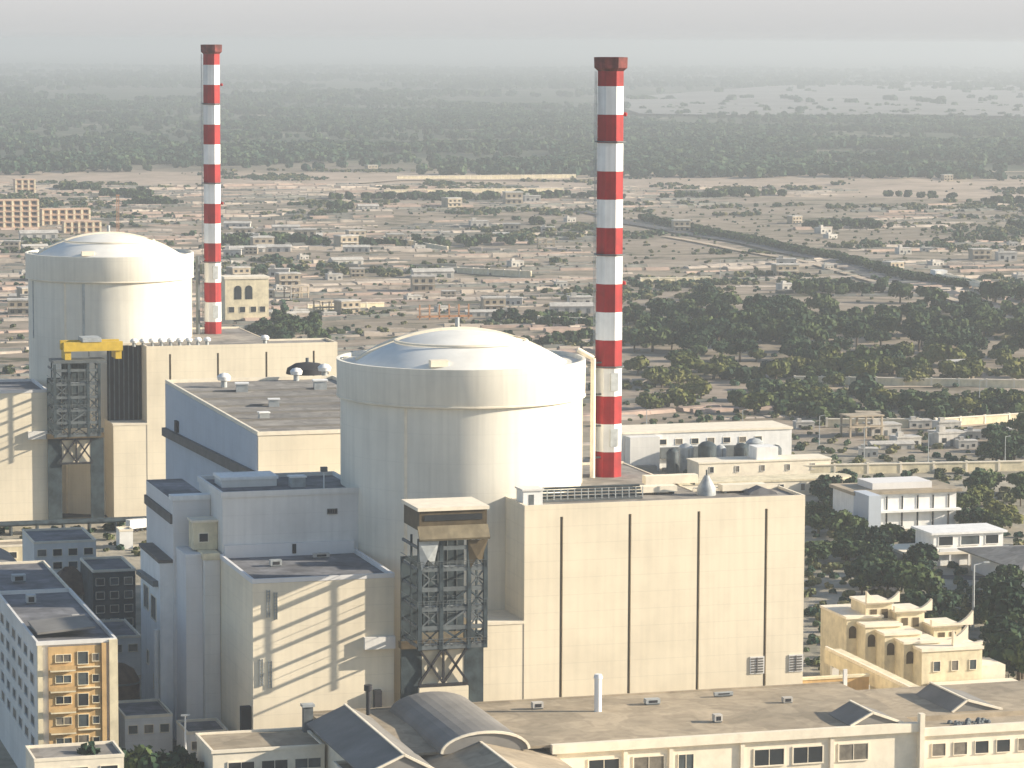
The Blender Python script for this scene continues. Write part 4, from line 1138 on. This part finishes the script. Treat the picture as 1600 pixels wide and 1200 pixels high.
# pale viaduct wall at the right edge
p0, p1 = gp(1466, 438), gp(1640, 478)
d = Vector(p1) - Vector(p0)
t = thing('viaduct', 'pale straight viaduct running off the right edge', 'bridge', (*p0, terrain(*p0)), math.atan2(d.y, d.x))
L_ = d.length
MB().box(0, L_, -3, 3, 3.6, 5.2).build('deck', M_['trim'], t)
MB().box(0, L_, -3.3, -3, 3.4, 6.2).build('parapet', M_['trim'], t); MB().box(0, L_, 3, 3.3, 3.4, 6.2).build('parapet', M_['trim'], t)
k = 6
while k < L_: MB().box(k, k + 2, -2.4, 2.4, -2, 3.6).build('pier', M_['grey'], t); k += 22
MB().box(-4, 6, -4, 4, 0, 8).build('abutment', M_['white'], t)
# long low boundary walls, each strip its own
walls = [((1240, 600), (1600, 606), 'long pinkish boundary wall below the dark tree belt at the right'), ((1290, 668), (1440, 668), 'pinkish boundary wall above the pavilion'),
         ((1460, 668), (1610, 658), 'boundary wall rising to the right edge above the pavilion'), ((1250, 742), (1600, 735), 'long low wall just behind the pavilion'),
         ((620, 281), (900, 278), 'faint far boundary wall under the wooded band in the middle'), ((480, 480), (600, 476), 'pale low wall behind the distant grooved building'),
         ((690, 425), (830, 432), 'pale straight wall in the middle of the plain'), ((840, 505), (920, 508), 'pale low wall left of the near chimney'),
         ((600, 375), (700, 392), 'pale slanting wall in the middle of the plain'), ((1000, 440), (1110, 438), 'pale low wall above the dark tree belt'), ((880, 300), (600, 303), 'tan low wall in the far fields')]
for (a, b, lab) in walls:
    A_, B_ = Vector(gp(*a)), Vector(gp(*b)); dd = B_ - A_
    t = thing('boundary_wall', lab, 'wall', (*A_, (terrain(*A_) + terrain(*B_)) / 2 - 1), math.atan2(dd.y, dd.x))
    MB().box(0, dd.length, -0.4, 0.4, 0, 4.2).build('wall', M_['sandstone'], t)
    MB().box(0, dd.length, -0.7, 0.7, 4.2, 4.6).build('coping', M_['trim'], t)
    mb = MB(); k = 0
    while k < dd.length: mb.box(k, k + 0.8, -0.6, 0.6, 0, 4.9); k += 12
    mb.build('pier', M_['trim'], t)
# yard light poles and pylons behind
for i, p in enumerate(((1010, 690), (1160, 690), (1350, 720), (1450, 730), (1530, 640), (455, 470), (300, 520), (1125, 430), (1280, 700), (1570, 735))):
    x, y = gp(*p)
    t = thing('street_lamp', 'thin grey street lamp standing in the scrub around the plant', 'lamp', (x, y, terrain(x, y)), 0, 'street lamps around the plant')
    MB().tube((0, 0, 0), (0, 0, 12), 0.22, 0.13, n=6).build('pole', M_['steel_l'], t); MB().beam((0, 0, 12), (2, 0, 12.3), 0.16).build('arm', M_['steel_l'], t)

# parked vehicles on the service road by the far unit
def truck(x, y, z, rz, lab, m, L_=9, h=3.2, grp=None):
    t = thing('parked_truck', lab, 'truck', (x, y, z), rz, grp)
    MB().box(0, L_ * 0.7, -1.2, 1.2, 1.1, h).build('cargo_box', m, t)
    c = MB().prism([(L_ * 0.72, 0.8), (L_, 0.8), (L_, 1.9), (L_ - 0.6, 2.8), (L_ * 0.72, 2.8)], 'y', -1.15, 1.15).build('cab', M_['white'], t)
    MB().box(L_ - 0.55, L_ + 0.02, -1.0, 1.0, 1.9, 2.5).build('windscreen', M_['glass'], c)
    for xx in (1.2, 2.6, L_ - 1.4):
        for s in (-1, 1): MB().tube((xx, s * 1.3, 0.5), (xx, s * 0.9, 0.5), 0.5, n=12).build('wheel', M_['black'], t)
    return t
for i, (p, lab, m) in enumerate((((165, 790), 'dark covered truck right of the far portal legs', M_['steel']), ((205, 795), 'dark truck nearest the blue-grey hall on the service road', M_['louvre']),
        ((30, 812), 'pale truck on the service road at the left edge', M_['white']), ((200, 832), 'white box truck below the service road by the stair building', M_['white']))):
    x, y = gp(*p); truck(x, y, 0.05, 0.15 + 0.1 * i, lab, m, 10, 3.8)
# excavator by the far portal
x, y = gp(112, 800)
t = thing('excavator', 'dark excavator with bent arm between the far portal legs', 'excavator', (x, y, 0.05), 0.2)
MB().box(-2.2, 2.2, -1.6, -0.9, 0, 1.1).build('track', M_['black'], t); MB().box(-2.2, 2.2, 0.9, 1.6, 0, 1.1).build('track', M_['black'], t)
MB().box(-2, 2, -1.4, 1.4, 1.2, 3).build('body', M_['steel'], t); MB().box(0.4, 1.9, -1.4, 0, 3, 4.2).build('cab', M_['glass'], t)
MB().beam((1.5, 0.6, 2.4), (-1.5, 0.6, 7.4), 0.6).beam((-1.5, 0.6, 7.4), (4.8, 0.6, 4.0), 0.5).beam((4.8, 0.6, 4.0), (5.2, 0.6, 2.0), 0.9).build('arm', M_['steel'], t)
# long dark pipe bridge on the ground before the far unit
t = thing('pipe_bridge', 'long dark green pipe bridge crossing in front of the far unit', 'pipes', (-66, 301, 0), 0.0)
for y_ in (0, 1.6, 3.2): MB().tube((0, y_, 3.4), (66, y_, 3.4), 0.6, n=10).build('pipe', M_['louvre'], t)
for k in range(9): MB().box(k * 8, k * 8 + 0.5, -0.6, 3.8, 0, 2.9).build('trestle', M_['steel'], t)
simple_block('yard_shed', 'low tan shed with dark doorway at the left edge below the far unit', 'shed', gp(-10, 880)[0], gp(-10, 880)[0] + 17, gp(-10, 880)[1], gp(-10, 880)[1] + 10, 4.5, M_['sandstone'], M_['roof_tan'], 1, 2)
simple_block('yard_shed', 'white flat hut just left of the stair building', 'shed', gp(187, 858)[0], gp(187, 858)[0] + 4, gp(187, 858)[1], gp(187, 858)[1] + 6, 5.2, M_['white'], M_['white'], 0, 0)
simple_block('transformer_house', 'dark shaded block with blue-grey windows behind the brown-roofed hut', 'building', -72, -56, 150, 172, 21, M_['grey'], M_['roof_dark'], 3, 4)

# ------------------------------------------------------------------ trees
def crown_mesh(seed, R=4.6, H=7.0, clumps=15, per=46, leaf=0.75, squash=0.8):
    r = random.Random(seed)
    mb = MB()
    for c in range(clumps):
        a = r.uniform(0, 2 * math.pi); rr = R * math.sqrt(r.random()) * 0.8
        cx, cy = rr * math.cos(a), rr * math.sin(a)
        cz = H * (0.42 + 0.5 * r.random() * (1 - 0.55 * rr / R)) 
        cr = R * r.uniform(0.28, 0.46)
        for k in range(per):
            d = Vector((r.gauss(0, 1), r.gauss(0, 1), r.gauss(0, 0.8))).normalized() * cr * r.uniform(0.65, 1.05)
            p = Vector((cx, cy, cz)) + Vector((d.x, d.y, d.z * squash))
            nrm = (d + Vector((r.gauss(0, 1), r.gauss(0, 1), r.gauss(0, 1) + 0.4)) * cr * 0.5).normalized()
            t1 = nrm.orthogonal().normalized(); t2 = nrm.cross(t1)
            s = leaf * r.uniform(0.6, 1.3)
            mb.add([p + t1 * s, p + t2 * s * 0.8, p - t1 * s, p - t2 * s * 0.8], [(0, 1, 2, 3)])
    return mb
def trunk_mesh(seed, H=7.0):
    r = random.Random(seed)
    mb = MB().tube((0, 0, -0.3), (0.15, 0.1, H * 0.45), 0.42, 0.28, n=8)
    for k in range(5):
        a = k * 1.3 + r.random(); e = Vector((math.cos(a) * 2.4, math.sin(a) * 2.4, H * r.uniform(0.62, 0.8)))
        mb.tube((0.15, 0.1, H * r.uniform(0.3, 0.42)), e, 0.2, 0.07, n=6)
    return mb
tree_protos = []
for k in range(8):
    nm = 'broad_tree' if k < 5 else 'olive_tree'
    t = thing(nm, 'x', 'tree')
    R_ = [4.8, 5.6, 4.2, 5.2, 6.0, 3.8, 4.6, 5.0][k]; H_ = [8.5, 7.6, 9.5, 8.0, 8.8, 6.0, 6.4, 5.6][k]
    c = crown_mesh(k * 11 + 1, R_, H_, 16 + k % 3, 48).build('crown', LEAF_D if k < 5 else LEAF_O, t)
    trunk_mesh(k, H_).build('trunk', M_['bark'], t)
    tree_protos.append(t)
used = [False] * 8
rt = random.Random(21)
blocked = [(-66, 70, -60, 190), (-48, 40, 315, 392), (104, 128, -20, 30), (86, 126, -50, 40), (160, 235, 318, 425), (193, 230, 230, 264), (184, 216, 172, 196), (-102, -52, -50, 180), (194, 240, 126, 170)]
def put_tree(x, y, kinds, lab, grp, s):
    if any(a < x < b and c < y < d for a, b, c, d in blocked): return False
    k = rt.choice(kinds)
    if not used[k]: o = tree_protos[k]; used[k] = True
    else: o = copy_tree(tree_protos[k])
    o.location = (x, y, terrain(x, y)); o.rotation_euler = (0, 0, rt.uniform(0, 6.28))
    sc_ = s * rt.uniform(0.8, 1.25); o.scale = (sc_ * rt.uniform(0.9, 1.15), sc_, sc_ * rt.uniform(0.85, 1.15))
    o['label'] = lab; o['group'] = grp; o['category'] = 'tree'
    return True
D_, O_ = [0, 1, 2, 3, 4], [5, 6, 7]
n_tree = 0
def scatter(n, x0, x1, y0, y1, kinds, lab, grp, s, dens=None):
    global n_tree
    tries = 0; made = 0
    while made < n and tries < n * 40:
        tries += 1
        px, py = rt.uniform(x0, x1), rt.uniform(y0, y1)
        if dens and not dens(px, py): continue
        x, y = gp(px, py)
        if put_tree(x, y, kinds, lab, grp, s): made += 1; n_tree += 1
def belt(px, py):
    c = 535 + 12 * math.sin(px * 0.011)
    w = 62 if px > 1060 else 40
    return abs(py - c) < w * rt.random() ** 0.35
scatter(104, 985, 1610, 468, 590, D_, 'dark green tree in the dense belt right of the near chimney', 'dark trees of the belt', 1.3, belt)
scatter(24, 985, 1610, 560, 600, O_, 'olive-green tree along the lower edge of the dark belt', 'olive trees below the belt', 1.35)
scatter(34, 1000, 1600, 585, 650, O_, 'olive-green tree along the lower edge of the dark belt', 'olive trees below the belt', 1.2)
scatter(20, 1270, 1345, 770, 905, D_, 'dark tree right behind the grooved box building', 'trees behind the grooved building', 0.9)
scatter(20, 1330, 1450, 850, 930, D_, 'dark tree in the round grove before the pale pavilion', 'trees before the pavilion', 0.85)
scatter(18, 1370, 1600, 905, 1015, D_, 'dark tree in the shaded grove behind the terraced yellow house', 'trees behind the terraced house', 0.95)
scatter(9, 1560, 1610, 1000, 1080, D_, 'large dark tree at the right edge beside the terraced house', 'trees at the right edge', 1.3)
scatter(12, 1500, 1600, 770, 830, O_ + D_, 'tree right of the pale pavilion', 'trees right of the pavilion', 0.9)
scatter(14, 400, 500, 505, 545, D_, 'dark tree behind the distant grooved building', 'trees behind the distant building', 1.2)
scatter(8, 1545, 1600, 690, 760, D_, 'dark tall tree at the right edge above the pavilion', 'trees at the right edge above the pavilion', 1.2)
for (px, py) in ((150, 1180), (180, 1188), (215, 1182), (245, 1190), (262, 1186), (135, 1192), (200, 1176), (230, 1178), (165, 1192), (280, 1195)):
    q = ground_pt(px, py + 10, 11)
    k = rt.choice(D_)
    o = copy_tree(tree_protos[k]); o.location = (q.x, q.y, 0); o.scale = (1.1, 1.1, 1.7); o.rotation_euler = (0, 0, rt.uniform(0, 6))
    o['label'] = 'dark tree crown in the lower left corner before the ochre office block'; o['group'] = 'trees in the lower left corner'; o['category'] = 'tree'; n_tree += 1
for k in range(8):
    if not used[k]: put_tree(*gp(1450 + k, 560), [k], 'dark green tree in the dense belt right of the near chimney', 'dark trees of the belt', 1.2)
print('trees', n_tree)

# uncountable vegetation as instanced stuff
def blob_mesh(name, seed, r0, h, faces_leaf, n, m):
    r = random.Random(seed); mb = MB()
    for c in range(4):
        cx, cy, cz = r.uniform(-.45, .45) * r0, r.uniform(-.45, .45) * r0, h * r.uniform(.3, .62)
        cr = r0 * r.uniform(.42, .62)
        for k in range(n):
            d = Vector((r.gauss(0, 1), r.gauss(0, 1), r.gauss(0, 1))).normalized() * cr * r.uniform(.75, 1.05)
            p = Vector((cx, cy, cz)) + Vector((d.x, d.y, d.z * h / r0 * 0.6))
            nr = (d + Vector((r.gauss(0, 1), r.gauss(0, 1), r.gauss(0, 1))) * cr * .35).normalized()
            t1 = nr.orthogonal().normalized(); t2 = nr.cross(t1); s = faces_leaf * r.uniform(.7, 1.3)
            mb.add([p + t1 * s, p + t2 * s, p - t1 * s, p - t2 * s], [(0, 1, 2, 3)])
    me = bpy.data.meshes.new(name); me.from_pydata(mb.v, [], mb.f); me.materials.append(m)
    return bpy.data.objects.new(name, me)
def instanced(name, label, cat, pts, templates, m):
    me = bpy.data.meshes.new(name)
    me.from_pydata([(p[0], p[1], p[2]) for p in pts], [], [])
    at = me.attributes.new('scl', 'FLOAT', 'POINT'); at.data.foreach_set('value', [p[3] for p in pts])
    at = me.attributes.new('rot', 'FLOAT', 'POINT'); at.data.foreach_set('value', [p[4] for p in pts])
    o = bpy.data.objects.new(name, me); col.objects.link(o)
    tcol = bpy.data.collections.new(name + '_templates')
    for t in templates: tcol.objects.link(t)
    ng = bpy.data.node_groups.new(name, 'GeometryNodeTree')
    ng.interface.new_socket('Geometry', in_out='INPUT', socket_type='NodeSocketGeometry')
    ng.interface.new_socket('Geometry', in_out='OUTPUT', socket_type='NodeSocketGeometry')
    N = ng.nodes; L = ng.links
    gi = N.new('NodeGroupInput'); go = N.new('NodeGroupOutput')
    ip = N.new('GeometryNodeInstanceOnPoints'); ci = N.new('GeometryNodeCollectionInfo')
    ci.inputs['Collection'].default_value = tcol; ci.inputs['Separate Children'].default_value = True; ci.inputs['Reset Children'].default_value = True
    ip.inputs['Pick Instance'].default_value = True
    rv = N.new('FunctionNodeRandomValue'); rv.data_type = 'INT'
    for s_i in rv.inputs:
        if s_i.type == 'INT' and s_i.name == 'Max': s_i.default_value = len(templates) - 1
        if s_i.type == 'INT' and s_i.name == 'Min': s_i.default_value = 0
    outi = [s_o for s_o in rv.outputs if s_o.type == 'INT'][0]
    L.new(outi, ip.inputs['Instance Index'])
    a1 = N.new('GeometryNodeInputNamedAttribute'); a1.data_type = 'FLOAT'; a1.inputs['Name'].default_value = 'scl'
    a2 = N.new('GeometryNodeInputNamedAttribute'); a2.data_type = 'FLOAT'; a2.inputs['Name'].default_value = 'rot'
    cx = N.new('ShaderNodeCombineXYZ'); L.new(a2.outputs['Attribute'], cx.inputs['Z'])
    L.new(cx.outputs[0], ip.inputs['Rotation']); L.new(a1.outputs['Attribute'], ip.inputs['Scale'])
    L.new(gi.outputs[0], ip.inputs['Points']); L.new(ci.outputs[0], ip.inputs['Instance']); L.new(ip.outputs[0], go.inputs[0])
    md = o.modifiers.new('scatter', 'NODES'); md.node_group = ng
    tag(o, label, cat, kind='stuff')
    return o
far_t = [blob_mesh('far_tree_shape', s, 5.5, 8.5, 1.9, 26, LEAF_F) for s in range(4)]
bush_t = [blob_mesh('bush_shape', 40 + s, 2.6, 2.8, 0.8, 22, LEAF_S if s % 2 else LEAF_F) for s in range(4)]
dark_t = [blob_mesh('thicket_shape', 60 + s, 4.5, 6.0, 1.3, 30, LEAF_D) for s in range(3)]
rp = random.Random(99)
def noise2(x, y, s, o=0.0): return noise.noise(Vector((x / s, y / s, o)))
def wedge(n, d0, d1, fn):
    out = []
    head = math.atan2(fwd.x, fwd.y)
    for i in range(n):
        d = math.sqrt(rp.uniform(d0 * d0, d1 * d1)); a = head + rad(rp.uniform(-11, 11))
        x, y = CAM.x + d * math.sin(a), CAM.y + d * math.cos(a)
        s = fn(x, y, d)
        if s: out.append((x, y, terrain(x, y) if d < 9000 else 0.6, s, rp.uniform(0, 6.28)))
    return out
def f_far(x, y, d):
    edge = 3640 + 260 * noise2(x, y, 700) 
    if d < edge: return 0
    n = noise2(x, y, 420, 2.0) + 0.5 * noise2(x, y, 130, 5.0)
    px, py = img_xy(Vector((x, y, 0)))
    if n < (0.12 if px < 700 else 0.02 if px < 930 else -0.15) and rp.random() > 0.06: return 0
    if d > 6250 + 350 * noise2(x, y, 350, 3.0) and px > 980 and rp.random() > 0.05: return 0
    return rp.uniform(0.8, 1.7)
far_pts = wedge(42000, 3100, 7600, f_far)
instanced('far_wood', 'wide grey-green wood fading into haze below the horizon', 'wood', far_pts, far_t, LEAF_F)
def f_vfar(x, y, d):
    px, py = img_xy(Vector((x, y, 0)))
    if px > 960 + 200 * noise2(x, y, 900, 6.0) and d < 10500 + 900 * noise2(x, y, 1200, 4.0) and rp.random() > 0.06: return 0
    if rp.random() < (d - 7600) / 14000: return 0
    return rp.uniform(1.2, 2.6) if noise2(x, y, 900, 7.0) + 0.4 * noise2(x, y, 300, 1.0) > -0.05 else 0
instanced('horizon_wood', 'faint patches of wood near the hazy horizon', 'wood', wedge(26000, 7600, 19000, f_vfar), far_t[:2], LEAF_F)
def f_bush(x, y, d):
    n = noise2(x, y, 160, 4.0) + 0.55 * noise2(x, y, 45, 8.0)
    px, py = img_xy(Vector((x, y, 0)))
    lim = 0.34 if px < 950 else 0.26
    if n < lim and rp.random() > (0.12 if d < 3000 else 0.02): return 0
    if n < lim: return rp.uniform(0.35, 0.8)
    if any(a < x < b and c < y < e for a, b, c, e in blocked): return 0
    return rp.uniform(0.5, 1.3) * (1 if d < 1800 else 1.15)
instanced('scrub', 'low dry scrub and bushes spread over the plain', 'scrub', wedge(34000, 1060, 3700, f_bush), bush_t, LEAF_S)
def f_thick(x, y, d):
    px, py = img_xy(Vector((x, y, 0)))
    if 380 < px < 1000 and 1750 > d > 1150:
        n = noise2(x, y, 90, 12.0)
        return rp.uniform(0.6, 1.1) if n > 0.3 else 0
    if px >= 1000 and 1250 < d < 1800:
        n = noise2(x, y, 120, 12.0)
        return rp.uniform(0.7, 1.2) if n > 0.05 else 0
    # hedges along the road
    if d > 1800:
        n = noise2(x, y, 130, 15.0)
        return rp.uniform(0.6, 1.4) if n > (0.5 if px < 950 else 0.42) else 0
    return 0
instanced('thicket', 'dark thickets between the fields of the plain', 'thicket', wedge(15000, 1150, 3300, f_thick), dark_t, LEAF_D)
# low banks and plot walls between the fields
def bank_mesh(name, seed, m, h, wdt):
    r = random.Random(seed); mb = MB(); x = -28
    while x < 28:
        l = r.uniform(5, 14); hh = h * r.uniform(0.5, 1.2); yy = r.uniform(-1.2, 1.2)
        mb.prism([(yy - wdt, -0.6), (yy + wdt, -0.6), (yy + wdt * 0.5, hh), (yy - wdt * 0.6, hh * 0.9)], 'x', x, x + l); x += l * r.uniform(1.0, 1.25)
    me = bpy.data.meshes.new(name); me.from_pydata(mb.v, [], mb.f); me.materials.append(m)
    bm = bmesh.new(); bm.from_mesh(me); bmesh.ops.recalc_face_normals(bm, faces=bm.faces); bm.to_mesh(me); bm.free()
    return bpy.data.objects.new(name, me)
soil_p = mat('bank_pale', (0.42, 0.355, 0.29), var=0.15, scale=0.1); soil_t = mat('bank_pink', (0.37, 0.275, 0.22), var=0.15, scale=0.1); soil_g = mat('bank_grey', (0.16, 0.16, 0.14), var=0.2, scale=0.1)
banks = [bank_mesh('bank_shape', 1, soil_p, 1.6, 1.2), bank_mesh('bank_shape', 2, soil_t, 1.3, 2.4), bank_mesh('bank_shape', 3, soil_g, 1.5, 1.6), bank_mesh('bank_shape', 4, soil_p, 0.9, 4.0), bank_mesh('bank_shape', 5, soil_g, 1.0, 3.2)]
def f_bank(x, y, d):
    if d > 3350: return 0
    px, py = img_xy(Vector((x, y, 0)))
    if px > 980 and 470 < py < 600: return 0
    return rp.uniform(0.5, 1.5) if noise2(x, y, 260, 20.0) > (-0.25 if px < 960 else 0.0) else 0
bp_ = [(x, y, z, s_, rp.gauss(0.06, 0.16)) for x, y, z, s_, r_ in wedge(1500, 1080, 3350, f_bank)]
instanced('field_banks', 'low earth banks and plot walls dividing the dry fields', 'banks', bp_, banks, soil_p)
# hedge row along the road
hp = []
A_, B_ = Vector(gp(975, 346)), Vector(gp(1475, 452))
for i in range(900):
    u = rp.random(); p = A_.lerp(B_, u); hp.append((p.x + 16 + rp.uniform(-4, 5), p.y + rp.uniform(-4, 4), terrain(p.x, p.y), rp.uniform(0.5, 0.95), rp.uniform(0, 6.28)))
instanced('hedge', 'dark hedge along the straight road at the right', 'hedge', hp, dark_t, LEAF_D)
# yard greenery near
yp = []
for (x0, x1, y0, y1, n) in ((1260, 1600, 770, 1060, 420), (0, 240, 815, 870, 60), (1000, 1600, 610, 760, 500)):
    for i in range(n):
        x, y = gp(rp.uniform(x0, x1), rp.uniform(y0, y1))
        if any(a < x < b and c < y < e for a, b, c, e in blocked): continue
        yp.append((x, y, terrain(x, y), rp.uniform(0.35, 0.9), rp.uniform(0, 6.28)))
instanced('undergrowth', 'low shrubs and undergrowth around the plant yard', 'shrubs', yp, bush_t, LEAF_S)

# ------------------------------------------------------------------ haze
hz = MB().box(CAM.x - 24000, CAM.x + 30000, CAM.y - 6000, CAM.y + 52000, -9, 160)
hm = bpy.data.materials.new('haze'); hm.use_nodes = True
N = hm.node_tree.nodes
for n_ in list(N):
    if n_.type == 'BSDF_PRINCIPLED': N.remove(n_)
pv = N.new('ShaderNodeVolumePrincipled'); pv.inputs['Density'].default_value = 0.00013
pv.inputs['Color'].default_value = (0.58, 0.62, 0.66, 1); pv.inputs['Anisotropy'].default_value = 0.25
hm.node_tree.links.new(pv.outputs[0], N['Material Output'].inputs['Volume'])
ho = hz.build('haze', hm); tag(ho, 'pale blue-grey haze over the whole plain', 'haze', kind='stuff')
ho.data.materials[0] = hm
